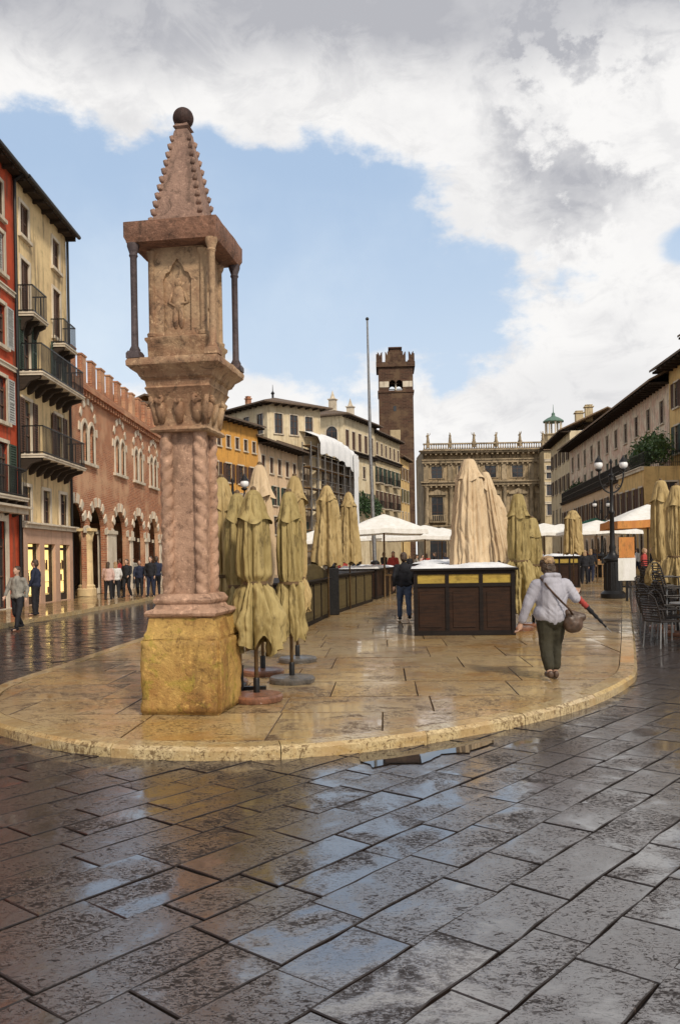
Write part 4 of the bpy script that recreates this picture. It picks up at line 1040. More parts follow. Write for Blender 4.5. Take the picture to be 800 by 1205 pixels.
# ------------------------------------------------------------------ baroque palace at the end
yM = 150.0; xM0 = P(498, 560, yM)[0]; xM1 = P(656, 560, yM)[0]; LM = xM1-xM0
def zM(y): return P(575, y, yM)[1]
mf = empty('baroque_palace', (xM0, yM, 0), 0); tag(mf, 'brown baroque stone palace closing the square, statues along its roof balustrade', 'palace')
nb_ = 5; bay = LM/nb_
hs = []; wl = []
for i in range(nb_):
    x = bay*(i+.5)
    hs.append(hole(x, zM(562), 1.9, zM(548)-zM(562))); wl.append((x, zM(562), 1.9, zM(548)-zM(562), 'rect'))
    hs.append(hole(x, zM(612), 2.0, zM(584)-zM(612))); wl.append((x, zM(612), 2.0, zM(584)-zM(612), 'rect'))
    hs.append(hole(x, 0.1, 3.0, 5.2, 'arch')); wl.append((x, 0.1, 3.0, 5.2, 'arch'))
wall_body(LM, 14, zM(530), hs, reveal=.5, mat=m_maffei, parent=mf)
for i, (x, z, w, h, kd) in enumerate(wl):
    o = window(mf, x, z, w, h, kd, trim=m_maffei2, surround=.3)
    if i % 3 == 1:
        mb = MB(); mb.prism([(-1.6, h+.35), (1.6, h+.35), (1.75, h+.6), (0, h+1.35), (-1.75, h+.6)], -.45, .02); mb.build('pediment', m_maffei2, o)
        mb = MB(); mb.box(-1.5, 1.5, -.9, -.13, -.3, -.12)
        for k in range(9): mb.box(-1.4+k*.33, -1.28+k*.33, -.85, -.75, -.12, .9)
        mb.box(-1.5, 1.5, -.88, -.72, .9, 1.02); mb.build('balconet', m_maffei2, o)
for i in range(nb_+1):
    x = bay*i
    mb = MB(); mb.lathe([(.55, zM(617)), (.55, zM(615)), (.42, zM(614)), (.38, zM(576)), (.5, zM(575)), (.62, zM(571))], 12, (min(max(x, .5), LM-.5), -.1)); mb.build('half_column', m_maffei2, mf, smooth=True)
    xx = min(max(x, .45), LM-.45); mb = MB(); mb.box(xx-.45, xx+.45, -.18, .02, zM(565), zM(545)); mb.build('pilaster', m_maffei2, mf)
    mb = MB(); mb.box(xx-.5, xx+.5, -.3, .02, .1, zM(623)); mb.build('pilaster', m_maffei2, mf)
for y0, y1, out in ((622, 617.5, .7), (571, 566, .9), (544.5, 540, .5), (533, 529.8, 1.1)):
    mb = MB(); mb.box(-out*.5, LM+out*.5, -out, .03, zM(y0), zM(y0)*.3+zM(y1)*.7); mb.box(-out*.7, LM+out*.7, -out*1.35, .025, zM(y0)*.3+zM(y1)*.7, zM(y1))
    n = int(LM/.9)
    for k in range(n): mb.box(k*.9+.2, k*.9+.5, -out*.9, .02, zM(y0)-.3, zM(y0)-.002)
    mb.build('cornice', m_maffei2, mf)
zb = zM(529.8)
mb = MB(); mb.box(0, LM, -.6, 0, zb, zb+.2); mb.box(0, LM, -.6, 0, zM(522.5), zM(521))
n = int(LM/.42)
for k in range(n): mb.lathe([(.08, zb+.2), (.15, zb+.45), (.08, zb+.75), (.1, zM(522.5))], 6, (.2+k*.42, -.3))
mb.build('balustrade', m_maffei2, mf)
st = MB()
st.cap((-.12, 0, .5), (-.16, 0, 1.2), .16, .22); st.cap((.13, .05, .5), (.14, 0, 1.2), .16, .22); st.cap((0, 0, 1.2), (0, 0, 1.85), .3, .3); st.ball((0, 0, 2.35), .2)
st.cap((0, 0, 1.9), (0, 0, 2.2), .15, .1); st.cap((-.3, 0, 1.9), (-.5, -.15, 1.45), .12, .09); st.cap((-.5, -.15, 1.45), (-.3, -.3, 1.7), .09, .07); st.cap((.3, 0, 1.9), (.6, 0, 2.1), .12, .09); st.cap((.6, 0, 2.1), (.65, 0, 2.6), .09, .07)
st.lathe([(.45, .0), (.42, .5), (.35, 1.1)], 12)
so_ = st.build('statue', m_maffei2); remesh(so_, .06, .05, 5); stm = so_.data; bpy.data.objects.remove(so_)
for i, x in enumerate((503, 529, 557, 583, 611, 638)):
    xx = P(x, 520, yM)[0]-xM0; o = inst(stm, 'statue', mf, (xx, -.3, zM(521)+.25), rz=i*1.3, sc=(-.62 if i % 2 else .62, .62, .62))
    mb = MB(); mb.box(-.45, .45, -.45, .45, -1.6, 0.02); ped = mb.build('pedestal', m_maffei2, o)
mb = MB(); mb.box(.1, LM-.1, .3, 13.8, zM(530)+.02, zM(527)); mb.build('roof', m_tile2, mf)
# narrow stepped block and cupola right of it
xN0 = P(640, 560, 146)[0]; xN1 = P(664, 560, 146)[0]
hN, LN = house('narrow_stone_house', 'narrow buff house with pale string courses squeezed in right of the baroque palace', (xN0, 146), (xN1, 146), 3.9, P(650, 530, 146)[1], m_buff,
   [dict(z=P(650, y, 146)[1], h=2.2, w=1.0, n=2) for y in (563, 583, 606)], rf=('gable', .8, .4), roofm=m_tile2)
for y in (540, 553, 567, 590): band(hN, LN, P(650, y+3, 146)[1], .3, .2)
xc, zc = P(651, 515, 158); zc0 = zc-4
cu = empty('cupola', (xc, 158, 0)); tag(cu, 'small white lantern cupola with green dome and thin spire above the roofs', 'cupola')
def zQ(y): return P(651, y, 158)[1]
mb = MB(); mb.lathe([(2.1, 0), (2.1, zQ(513)), (2.3, zQ(512.5)), (2.3, zQ(511.5))], 8); mb.build('drum', m_buff, cu)
mb = MB()
for k in range(8): a = 2*PI*k/8; mb.lathe([(.22, zQ(511.5)), (.16, zQ(511)), (.16, zQ(498)), (.24, zQ(497))], 6, (1.45*math.cos(a), 1.45*math.sin(a)))
mb.build('colonnade', m_trim, cu)
mb = MB(); mb.lathe([(1.9, zQ(497)), (1.95, zQ(496)), (1.7, zQ(494.5)), (1.1, zQ(492)), (.4, zQ(490)), (.3, zQ(488)), (.35, zQ(487)), (.08, zQ(485)), (.03, zQ(476))], 12); mb.build('dome', simple('verdigris_copper', (.10, .17, .13), .6), cu)

# ------------------------------------------------------------------ right-hand row
zR = 14.1
pR1 = (24.35, 62.5); pR0 = (28.3, 104)
hR, LR = house('frescoed_row_house', 'long row house with faded pink frescoes under a deep dark eave on the right', pR0, pR1, 10, zR, m_fresco,
   [dict(z=zR-2.8, h=1.7, w=1.0, n=11, sm=m_shut_b, sur=.1), dict(z=zR-5.7, h=1.9, w=1.0, n=11, shut='closed', sm=m_shut_g, sur=.1)], rf=('gable', 3.2, 1.5), roofm=m_tile2)
for i, x in enumerate((6, 12, 22, 31, 38)): chimney(hR, x, 3.5, zR+1.6, 1.2, .7)
pH0 = (30.2, 121); pH1 = (28.4, 104.3); zH = 16.6
hH, LH = house('cream_gabled_house', 'cream house with dark eaves at the far end of the right-hand row', pH0, pH1, 9, zH, m_pale,
   [dict(z=zH-3.4, h=1.9, w=1.0, n=5, shut='open', sm=m_shut_b), dict(z=zH-7, h=1.9, w=1.0, n=5, shut='open', sm=m_shut_b), dict(z=zH-11, h=1.9, w=1.0, n=5)], rf=('gable', 2.6, 1.3), roofm=m_tile2,
   sides={'R': [(2.0, zH-3.4, .9, 1.9), (4.6, zH-3.4, .9, 1.9)], 'sm': m_shut_b})
chimney(hH, 6, 3, zH+1.6, 2.2, 1.0, m_buff); chimney(hH, 13, 3, zH+1.6, 1.8, .9, m_buff)
# ochre end house
pO0 = (24.3, 62.3); pO1 = (22.9, 40.0); zO = 14.8
hO, LO = house('tall_ochre_house', 'tall ochre house with a dark overhanging roof at the right edge', pO0, pO1, 10, zO, m_ochre2,
   [dict(z=zO-2.9, h=1.8, w=1.0, n=7, shut='open', sm=m_shut_b), dict(z=zO-6.2, h=2.0, w=1.0, n=7, shut='open', sm=m_shut_g), dict(z=4.5, h=2.0, w=1.0, n=7)], rf=('gable', 3.0, 1.3), roofm=m_tile)
pen = empty('roof_penthouse', (27.0, 66.0, 13.6), math.radians(-85)); tag(pen, 'brown roof pavilion with a small gable rising above the roofs at the right edge', 'pavilion')
wall_body(6.5, 5, 4.6, [hole(2, 2.2, 1, 1.4), hole(4.5, 2.2, 1, 1.4)], mat=m_pinkpl, parent=pen); window(pen, 2, 2.2, 1, 1.4); window(pen, 4.5, 2.2, 1, 1.4)
roof(pen, 6.5, 5, 4.6, 1.9, .5, 'gable', m_tile)
# projecting ochre block with roof terrace, corner towards us
Yc = 58.5; Xc, zc = P(757, 549, Yc); zt = zc
pr1 = (Xc, Yc); pr0 = (P(727, 561, 66)[0], 66)
hP, LP_ = house('terrace_house', 'low ochre and pink house with a planted roof terrace, projecting from the right-hand row', pr0, pr1, 5, zt, m_ochre2,
   [dict(z=zt-3.3, h=1.9, w=.85, n=4, shut='open', sm=m_shut_b), dict(z=.9, h=2.2, w=.95, n=4, kind='arch')], rf=None,
   sides={'R': [(1.7, zt-3.2, 1.0, 2.1), (3.9, zt-3.2, .9, 2.1), (1.7, 1.0, .9, 2.0)]})
band(hP, LP_, zt-.25, .2, .15)
mb = MB()
for z in (zt+.25, zt+1.0): mb.box(0, LP_, .05, .09, z, z+.04); mb.box(LP_-.09, LP_-.05, .09, 5, z, z+.04)
for k in range(int(LP_/.14)): mb.box(k*.14+.02, k*.14+.04, .06, .08, zt, zt+1)
for k in range(36): mb.box(LP_-.08, LP_-.06, .1+k*.135, .12+k*.135, zt, zt+1)
mb.build('railing', m_iron, hP)
a_, _ = facing(pr0, pr1)
mb = MB()
for q in range(9): leaves(mb, (LP_*.2+q*.75, 1.1+.4*math.sin(q*2), zt+.9+.75*abs(math.sin(q*1.3))), 1.15, 420, .15, q+20, (1.0, .8, 1.0))
o = mb.build('terrace_shrub', m_leaf); o.location = (pr0[0], pr0[1], 0); o.rotation_euler.z = a_; tag(o, 'bushy green shrubs growing along the roof terrace railing', 'shrub')
# lower continuation with black railing
pq1 = (pr0[0]+.4, 66.1); pq0 = (26.2, 100); zq = 7.4
hQ, LQ = house('low_terraced_house', 'low yellow-pink house row with a long black terrace railing, right side of the square', pq0, pq1, 2.6, zq, m_pinkpl,
   [dict(z=zq-3.0, h=1.9, w=.9, n=13, shut='open', sm=m_shut_b), dict(z=.6, h=2.3, w=1.2, n=11, kind='arch')], rf=None)
band(hQ, LQ, zq-.2, .18, .2, m_eave)
mb = MB()
for z in (zq+.1, zq+.6, zq+1.15): mb.box(0, LQ, -.06, .0, z, z+.06)
for k in range(int(LQ/.16)): mb.box(k*.16, k*.16+.035, -.05, -.01, zq, zq+1.15)
mb.build('railing', m_iron, hQ)
mb = MB()
for q in range(9): leaves(mb, (2+q*1.0, .6, zq+.9), 1.0, 260, .2, q+50, (1, .6, 1))
for q in range(8): leaves(mb, (16+q*1.9, .6, zq+.7), .7, 160, .2, q+70, (1, .6, .9))
o = mb.build('terrace_plants', m_leafd); o.location = (pq0[0], pq0[1], 0); o.rotation_euler.z = facing(pq0, pq1)[0]; tag(o, 'dark green potted plants along the long black terrace railing', 'plant')

# flagpole
fy = 48.0; b0 = P(441, 640, fy); t0 = P(432, 377, fy)
mb = MB(); mb.tube([(b0[0], fy, 0.1), (b0[0]*.5+t0[0]*.5-.05, fy, t0[1]*.5), (t0[0], fy, t0[1])], [.13, .10, .05], 10); fp = mb.build('flagpole', m_grey, smooth=True)
mb = MB(); mb.lathe([(.5, .1), (.5, .4), (.3, .5), (.25, 1.3), (.14, 1.4)], 12, (b0[0], fy)); mb.build('base', m_iron, fp)
mb = MB(); mb.ball((t0[0], fy, t0[1]+.08), .1); mb.build('finial', m_iron, fp)
tag(fp, 'tall thin grey flagpole rising from the middle of the square', 'flagpole')

# ------------------------------------------------------------------ the shrine pillar
px_, py_ = -1.55, 8.85
pl = empty('shrine_pillar', (px_, py_, 0.1), math.radians(-9)); tag(pl, 'weathered marble shrine pillar with twisted corner columns, open lantern head and stone spire', 'monument')
def zP(y, Y=8.6): return P(215, y, Y)[1]-.1
hb = .415
mb = MB(); bz = zP(749)
ring = 9
# rough limestone block, subdivided and worn
bm = bmesh.new(); bmesh.ops.create_cube(bm, size=1.0); bmesh.ops.bevel(bm, geom=bm.edges[:], offset=.03, segments=2, affect='EDGES'); bmesh.ops.subdivide_edges(bm, edges=bm.edges[:], cuts=11, use_grid_fill=True)
for v in bm.verts:
    v.co.x *= 2*hb; v.co.y *= 2*hb; v.co.z = (v.co.z+.5)*bz
    nn_ = noise.fractal(v.co*6, .7, 2, 6)*.022 - .02*max(0, noise.noise(v.co*3.1)-.25); v.co += v.co.normalized()*nn_; v.co.z = max(v.co.z, 0)
me = bpy.data.meshes.new('base_block'); bm.to_mesh(me); bm.free(); me.materials.append(m_base); inst(me, 'base_block', pl)
me.polygons.foreach_set('use_smooth', [True]*len(me.polygons))
def rough_sq(name, prof, mat, amp=.008, cuts=6, rot=0, cr_=0.0):
    """square-section moulding with worn edges"""
    vs = []; fs = []; k = 12
    for r, z in prof:
        for e in range(4):
            for j in range(k):
                t = -1+2*j/k
                p = [(t, -1), (1, t), (-t, 1), (-1, -t)][e]
                q = Vector((p[0]*r, p[1]*r, z)); m_ = max(0, abs(t)-.85)/.15
                q.x *= 1-cr_*m_; q.y *= 1-cr_*m_
                d = noise.fractal(Vector((q.x, q.y, z))*7, .8, 2, 4)*amp; q.x += d; q.y += d*.7; q.z += d*.4; vs.append(q)
    n = 4*k
    for a in range(len(prof)-1):
        for i in range(n): fs.append((a*n+i, a*n+(i+1) % n, a*n+n+(i+1) % n, a*n+n+i))
    fs.append(tuple(range(n))); fs.append(tuple(range((len(prof)-1)*n, len(prof)*n)))
    mb = MB(); mb.add(vs, fs); return mb.build(name, mat, pl, smooth=True)
z1 = zP(724)
rough_sq('broken_plinth', [(.385, bz-.01), (.37, bz+.03), (.345, bz+.07), (.335, z1-.02)], m_base, .03)
z2 = zP(699)
rough_sq('base_moulding', [(.33, z1-.02), (.365, z1), (.375, z1+.025), (.36, z1+.05), (.30, z1+.07), (.28, z1+.11), (.30, z1+.13), (.305, z1+.155), (.275, z2-.01), (.25, z2)], m_pillar, .008)
z3 = zP(508)
# shaft core with four twisted columns
sh = MB(); sh.sqlathe([(.18, z2), (.18, z3)]); core = sh.build('shaft', m_pillar, pl)
for sx_, sy_ in ((-1, -1), (1, -1), (1, 1), (-1, 1)):
    mb = MB(); nz = 260; na = 24; vs = []; fs = []
    for k in range(nz+1):
        z = z2+(z3-z2)*k/nz; tw_ = z*22*(1 if sx_*sy_ > 0 else -1)
        for i in range(na):
            a = 2*PI*i/na; r = .054+.016*abs(math.cos(1.0*(a-tw_)))**1.2+noise.noise(Vector((math.cos(a)*2, z*12, sx_+sy_*3)))*.005
            vs.append((sx_*.178+r*math.cos(a), sy_*.178+r*math.sin(a), z))
    for k in range(nz):
        for i in range(na): fs.append((k*na+i, k*na+(i+1) % na, k*na+na+(i+1) % na, k*na+na+i))
    mb.add(vs, fs); mb.build('twisted_column', m_pillar, pl, smooth='all')
z4 = zP(446)
rough_sq('capital', [(.29, z3), (.305, z3+.02), (.29, z3+.045), (.26, z3+.06), (.265, z3+.2), (.285, z3+.32), (.33, z3+.42), (.345, z3+.44), (.33, z3+.46), (.34, z4-.02), (.37, z4)], m_pillar_cap, .012)
# carved leaves on the capital
mb = MB(); 
for s_ in range(4):
    R = Matrix.Rotation(s_*PI/2, 4, 'Z')
    for k in range(3):
        x = -.19+.19*k; mb.tube([(x, -.262, z3+.09), (x, -.285, z3+.2), (x, -.31, z3+.29), (x, -.345, z3+.31), (x, -.34, z3+.27)], [.03, .055, .05, .035, .015], 8, R, squash=.6)
    for sgn in (-1, 1):
        pts = [(sgn*.19+sgn*.05*t/6*math.cos(t), -.305-.004*t, z3+.34+.05*t/6*math.sin(t)) for t in [i*.6 for i in range(11)]]
        mb.tube(pts, [.012+.0015*i for i in range(11)], 6, R)
    mb.tube([(-.25, -.25, z3+.08), (-.265, -.265, z3+.25), (-.30, -.30, z3+.36)], [.03, .04, .02], 8, R)
mb.build('carved_leaves', m_pillar_cap, pl, smooth='all')
# corbelled platform
z5 = zP(424)
rough_sq('corbel_platform', [(.36, z4), (.375, z4+.02), (.39, z4+.05), (.44, z4+.085), (.455, z4+.10), (.475, z4+.115), (.48, z5-.03), (.465, z5), (.40, z5+.005)], m_pillar_cap, .008)
z6 = zP(290); zs = zP(396)
# panelled core: niche slabs with a pointed arch frame
rough_sq('lantern_plinth', [(.31, z5), (.315, zs-.07), (.335, zs-.04), (.335, zs-.015), (.30, zs)], m_pillar_cap, .006)
mb = MB(); hc = .275
for s_ in range(4):
    R = Matrix.Rotation(s_*PI/2, 4, 'Z')
    hh = z6-zs; hp_ = [(-.145, .05), (.145, .05), (.145, hh*.55), (.15, hh*.62), (.12, hh*.70), (.08, hh*.72), (.05, hh*.79), (0, hh*.86), (-.05, hh*.79), (-.08, hh*.72), (-.12, hh*.70), (-.15, hh*.62), (-.145, hh*.55)]
    mb.sheet([(-hc, 0), (hc, 0), (hc, hh), (-hc, hh)], [hp_], -hc, .035, R @ Matrix.Translation((0, 0, zs)))
    mb.add([(-.17, -hc+.034, .03), (.17, -hc+.034, .03), (.17, -hc+.034, hh*.9), (-.17, -hc+.034, hh*.9)], [(0, 1, 2, 3)], R @ Matrix.Translation((0, 0, zs)))
mb.build('lantern_core', m_pillar_cap, pl)
mb = MB()
for s_ in range(4):     # worn relief figure in each niche, plus corner colonnettes
    R = Matrix.Rotation(s_*PI/2, 4, 'Z') @ Matrix.Translation((0, -hc+.03, zs))
    mb.ball((0, 0, hh*.60), (.035, .02, .05), M=R); mb.ball((0, 0, hh*.42), (.07, .025, .14), M=R); mb.ball((-.03, 0, hh*.22), (.03, .02, .12), M=R); mb.ball((.03, 0, hh*.22), (.03, .02, .12), M=R)
    mb.tube([(-.06, 0, hh*.5), (-.10, -.0, hh*.38), (-.03, -.01, hh*.34)], .016, 6, R); mb.tube([(.06, 0, hh*.5), (.10, -.0, hh*.38), (.03, -.01, hh*.36)], .016, 6, R)
mb.build('relief_figure', m_pillar_cap, pl, smooth='all')
mb = MB()
for sx_, sy_ in ((-1, -1), (1, -1), (1, 1), (-1, 1)):
    mb.lathe([(.05, zs), (.055, zs+.03), (.035, zs+.05), (.034, z6-.12), (.05, z6-.09), (.06, z6-.05)], 12, (sx_*.27, sy_*.27))
mb.build('corner_shafts', m_pillar_cap, pl, smooth=True)
for sx_, sy_ in ((-1, -1), (1, -1), (1, 1), (-1, 1)):
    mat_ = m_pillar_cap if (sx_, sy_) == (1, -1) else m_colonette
    mb = MB(); X_, Y_ = sx_*.405, sy_*.405
    mb.sqlathe([(.07, 0), (.07, .05), (.055, .075)], Matrix.Translation((X_, Y_, z5))); mb.lathe([(.052, z5+.07), (.056, z5+.09), (.036, z5+.13), (.033, z5+.5), (.034, z6-.14), (.045, z6-.12), (.038, z6-.10), (.062, z6-.03), (.062, z6+.0)], 14, (X_, Y_))
    mb.build('colonnette', mat_, pl, smooth=True)
z7 = zP(266)
rough_sq('canopy_slab', [(.43, z6-.01), (.455, z6), (.46, z6+.02), (.475, z6+.05), (.48, z7-.01), (.46, z7)], m_pillar_dark, .006)
# spire: four-sided pyramid with crockets
z8 = zP(150, 8.85); hs0 = .265
sp = rough_sq('spire', [(.30, z7), (.30, z7+.03), (hs0, z7+.035), (.075, z8-.07), (.06, z8-.04), (.085, z8-.02), (.06, z8+.02), (.04, z8+.05)], m_spire, .004)
mb = MB()
for sx_, sy_ in ((-1, -1), (1, -1), (1, 1), (-1, 1)):
    for k in range(11):
        t = (k+.3)/11; r = hs0+(.075-hs0)*t; z = z7+.045+(z8-.09-z7-.045)*t; s_ = .030-.008*t
        mb.tube([(sx_*r*.95, sy_*r*.95, z-.03), (sx_*(r+.004), sy_*(r+.004), z-.008), (sx_*(r+.012), sy_*(r+.012), z+.016), (sx_*(r+.0), sy_*(r+.0), z+.03)], [s_*.9, s_*1.05, s_*.85, s_*.4], 8)
mb.build('crockets', m_spire, pl, smooth='all')
mb = MB(); zb_ = zP(139.5, 8.85); mb.ball((0, 0, zb_), .108, 20, 14); mb.build('stone_ball', m_ball, pl, smooth='all')

# ------------------------------------------------------------------ closed umbrellas
def closed_umbrella(name, label, X, Y, top, hem, rtop=.06, rsh=.15, rwaist=.10, rhem=.22, ztie=None, seed=1, mat=m_olive, base='disc', basem=m_disc, z0=.1, vent=True, group=None, folds=8, polem=m_pole, ragged=.08, poler=.022, famp=1.0, lean=0.0, flap=1.12, cat='parasol'):
    root = empty(name, (X, Y, z0)); tag(root, label, cat, group); rr = random.Random(seed)
    H = top-z0; hz = hem-z0; tz = (ztie-z0) if ztie else None
    def rad(z):
        t = (H-z)/(H-hz)
        if tz is None: r = rtop+(rsh-rtop)*min(1, t*5)**.7; return r+(rhem-rsh)*max(0, (t-.15)/.85)**.9
        tt = (H-tz)/(H-hz)
        if t < .10: return rtop+(rsh*.8-rtop)*(t/.10)**.6
        if t < tt: 
            q = (t-.10)/(tt-.10); return (rsh*.8)*(1-q)+rsh*q + .02*math.sin(q*PI) if q < .9 else rsh+(rwaist-rsh)*((q-.9)/.1)
        q = (t-tt)/(1-tt); return rwaist+(rhem-rwaist)*min(1, q*2.0)**.7
    na, nz = 128, 80; vs = []; fs = []
    for k in range(nz+1):
        for i in range(na):
            a = 2*PI*i/na; hemv = hz+ragged*(noise.noise(Vector((math.cos(a)*1.6, math.sin(a)*1.6, seed)))*1.7+.9*(abs(math.sin(folds/2*a+seed))-.6))
            z = H-(H-hemv)*k/nz; r = rad(max(hz, min(H, z)))
            t = k/nz; below = 1.0 if (tz and z < tz) else 0.0
            aw_ = a+.35*noise.noise(Vector((math.cos(a)*1.5, math.sin(a)*1.5, seed*1.7)))+.10*noise.noise(Vector((z*.8, seed, 1)))
            amp = (.42+.22*below)*min(1, t*5)*(.5 if tz and abs(z-tz) < .05 else 1)*famp
            f1 = abs(math.sin(folds/2*aw_+.15*math.sin(z*2+seed)))**.5-.7
            f2 = abs(math.sin(folds*1.15*aw_+seed+.3*z))-.6
            fold = (f1+.32*f2)*amp
            fold -= .10*min(1, t*4)*(1-min(1, abs(noise.noise(Vector((math.cos(a)*3.2+seed, math.sin(a)*3.2, z*1.6))))*7))
            nv = noise.fractal(Vector((math.cos(a)*1.8+seed, math.sin(a)*1.8, z*(1.0+1.4*below))), .8, 2, 4)*(.15+.16*below)*min(1, t*3)
            r2 = max(.03, r*(1+fold+nv)); 
            vs.append((r2*math.cos(a)+lean*t, r2*math.sin(a), z))
    for k in range(nz):
        for i in range(na): fs.append((k*na+i, k*na+(i+1) % na, k*na+na+(i+1) % na, k*na+na+i))
    fs.append(tuple(range(na)))
    mb = MB(); mb.add(vs, fs); mb.build('canopy', mat, root, smooth='all')
    if vent:
        vs = []; fs = []; nz2 = 26; zl = H-(H-hz)*.20
        for k in range(nz2+1):
            for i in range(na):
                a = 2*PI*i/na; hemv = zl+.07*noise.noise(Vector((math.cos(a), math.sin(a), seed+9)))-.03*math.cos(4*a)
                z = H+.012-(H-hemv)*k/nz2; t = k/nz2; r = (rtop*.7+(rsh*flap-rtop*.7)*t**1.0)
                r *= 1+.42*t*(abs(math.cos(3*a+seed+t))**.8-.6)+.16*noise.noise(Vector((math.cos(a)*2+seed, math.sin(a)*2, z*3)))
                vs.append((r*math.cos(a), r*math.sin(a), z))
        for k in range(nz2):
            for i in range(na): fs.append((k*na+i, k*na+(i+1) % na, k*na+na+(i+1) % na, k*na+na+i))
        fs.append(tuple(range(na))); mb = MB(); mb.add(vs, fs); mb.build('top_flap', mat, root, smooth='all')
    if tz: mb = MB(); mb.lathe([(rwaist*1.02, tz-.02), (rwaist*1.14, tz-.018), (rwaist*1.14, tz+.018), (rwaist*1.02, tz+.02)], 24); mb.build('strap', m_pole, root, smooth=True)
    mb = MB(); mb.tube([(0, 0, .03), (0, 0, H-.02)], poler, 10); mb.build('pole', polem, root, smooth='all')
    mb = MB(); mb.lathe([(.02, H-.01), (.035, H+.01), (.03, H+.04), (.01, H+.055)], 10); mb.build('finial', polem, root, smooth=True)
    if base == 'disc':
        mb = MB(); mb.lathe([(.275, 0), (.285, .02), (.285, .055), (.265, .075), (.09, .085), (.06, .09)], 32); b_ = mb.build('base', basem, root, smooth=True)
        mb = MB(); mb.lathe([(.035, .085), (.035, .24), (.03, .25)], 12); mb.build('socket', m_iron, b_, smooth=True)
    elif base == 'cross':
        mb = MB(); mb.box(-.3, .3, -.04, .04, 0, .05); mb.box(-.04, .04, -.3, .3, .001, .052); mb.lathe([(.04, .05), (.04, .3)], 12); mb.build('base', m_iron, root)
    return root
GU = 'closed olive parasols clustered beside the shrine pillar'
closed_umbrella('parasol', 'crumpled olive parasol with a wide tattered skirt, nearest of the cluster right of the pillar', -.93, 9.25, P(298, 578, 9.25)[1], P(305, 765, 9.25)[1], .05, .165, .115, .25, P(300, 686, 9.25)[1], 3, m_olive, group=GU, flap=1.15, ragged=.11)
closed_umbrella('parasol', 'half-hidden olive parasol squeezed just left of the crumpled one', -1.19, 9.95, P(277, 582, 9.95)[1], P(285, 745, 9.95)[1], .05, .13, .11, .20, P(280, 690, 9.95)[1], 12, m_olive, base='cross', group=GU)
closed_umbrella('parasol', 'slim dark olive parasol tied at the waist, right-hand one of the cluster', -.62, 10.55, P(339, 580, 10.55)[1], P(340, 750, 10.55)[1], .06, .14, .125, .16, P(340, 686, 10.55)[1], 5, m_olive, basem=m_gdisc, group=GU, flap=1.1)
closed_umbrella('parasol', 'tan parasol with pale cap standing tight against the right side of the shrine pillar', P(263, 700, 10.4)[0], 10.4, P(263, 563, 10.4)[1], P(275, 745, 10.4)[1], .05, .155, .13, .25, P(263, 678, 10.4)[1], 8, m_tan, basem=m_disc, group=GU)
closed_umbrella('parasol', 'tall pinkish-tan parasol rising behind the crumpled olive one', P(308, 700, 11.3)[0], 11.3, P(306, 548, 11.3)[1], P(310, 735, 11.3)[1], .05, .155, .13, .18, P(310, 690, 11.3)[1], 21, m_beige, basem=m_disc, group=GU, flap=1.2)
closed_umbrella('parasol', 'tan parasol with pale cap peeking out behind the slim dark olive one', P(349, 700, 12.6)[0], 12.6, P(347, 561, 12.6)[1], P(350, 720, 12.6)[1], .05, .155, .14, .19, P(350, 680, 12.6)[1], 22, m_tan, basem=m_gdisc, group=GU)
GS = 'closed parasols over the left-hand stalls'
closed_umbrella('parasol', 'tan parasol wide at the hem above the arched stall board', P(386, 700, 20.5)[0], 21.5, P(386, 572, 21.5)[1], P(386, 664, 21.5)[1], .07, .22, .2, .36, None, 31, m_tan, base=None, group=GS)
closed_umbrella('parasol', 'tan parasol over the second stall, just left of the flagpole', P(412, 700, 25)[0], 25, P(411, 580, 25)[1], P(412, 663, 25)[1], .07, .2, .2, .33, None, 32, m_tan, base=None, group=GS)
GB = 'closed parasols over the big dark stall'
closed_umbrella('parasol', 'largest beige parasol rising straight out of the dark panelled stall', P(554, 700, 17.6)[0], 17.6, P(549, 541, 17.6)[1], P(555, 669, 17.6)[1], .10, .25, .3, .40, None, 41, m_beige, base=None, group=GB, folds=16, famp=.6, poler=.04, flap=1.05)
closed_umbrella('parasol', 'beige parasol leaning just right of the largest one over the dark stall', P(573, 700, 18.8)[0], 18.8, P(570, 556, 18.8)[1], P(578, 662, 18.8)[1], .07, .16, .2, .27, None, 42, m_beige, base=None, group=GB, folds=14, famp=.7, lean=.26, poler=.035)
closed_umbrella('parasol', 'shortest beige parasol on the right of the group over the dark stall', P(585, 700, 19.8)[0], 19.8, P(582, 583, 19.8)[1], P(590, 660, 19.8)[1], .07, .15, .2, .22, None, 43, m_beige, base=None, group=GB, folds=14, famp=.7, lean=.24, poler=.035)
GO = 'olive parasols behind the walking woman'
closed_umbrella('parasol', 'taller olive parasol behind the walking woman, tied at mid height', P(611, 700, 17.2)[0], 17.2, P(609, 582, 17.2)[1], P(612, 722, 17.2)[1], .09, .19, .17, .27, P(611, 660, 17.2)[1], 51, m_olive, group=GO)
closed_umbrella('parasol', 'shorter olive parasol just right of its taller twin, behind the walking woman', P(627, 700, 18.0)[0], 18.0, P(627, 610, 18)[1], P(627, 718, 18)[1], .08, .18, .16, .25, P(627, 665, 18)[1], 52, m_olive, group=GO)
closed_umbrella('parasol', 'lone tan parasol in front of the white awnings, left of the lamp post', P(675, 700, 33)[0], 33, P(675, 601, 33)[1], P(675, 652, 33)[1], .12, .28, .25, .36, None, 61, m_tan, group=None)
GR = 'tan parasols over the café tables'
closed_umbrella('parasol', 'tall tan parasol with tied waist over the café chairs, nearer the kerb', P(779, 700, 18)[0], 18, P(777, 566, 18)[1], P(779, 688, 18)[1], .08, .19, .16, .27, P(779, 660, 18)[1], 71, m_tan, z0=0, group=GR)
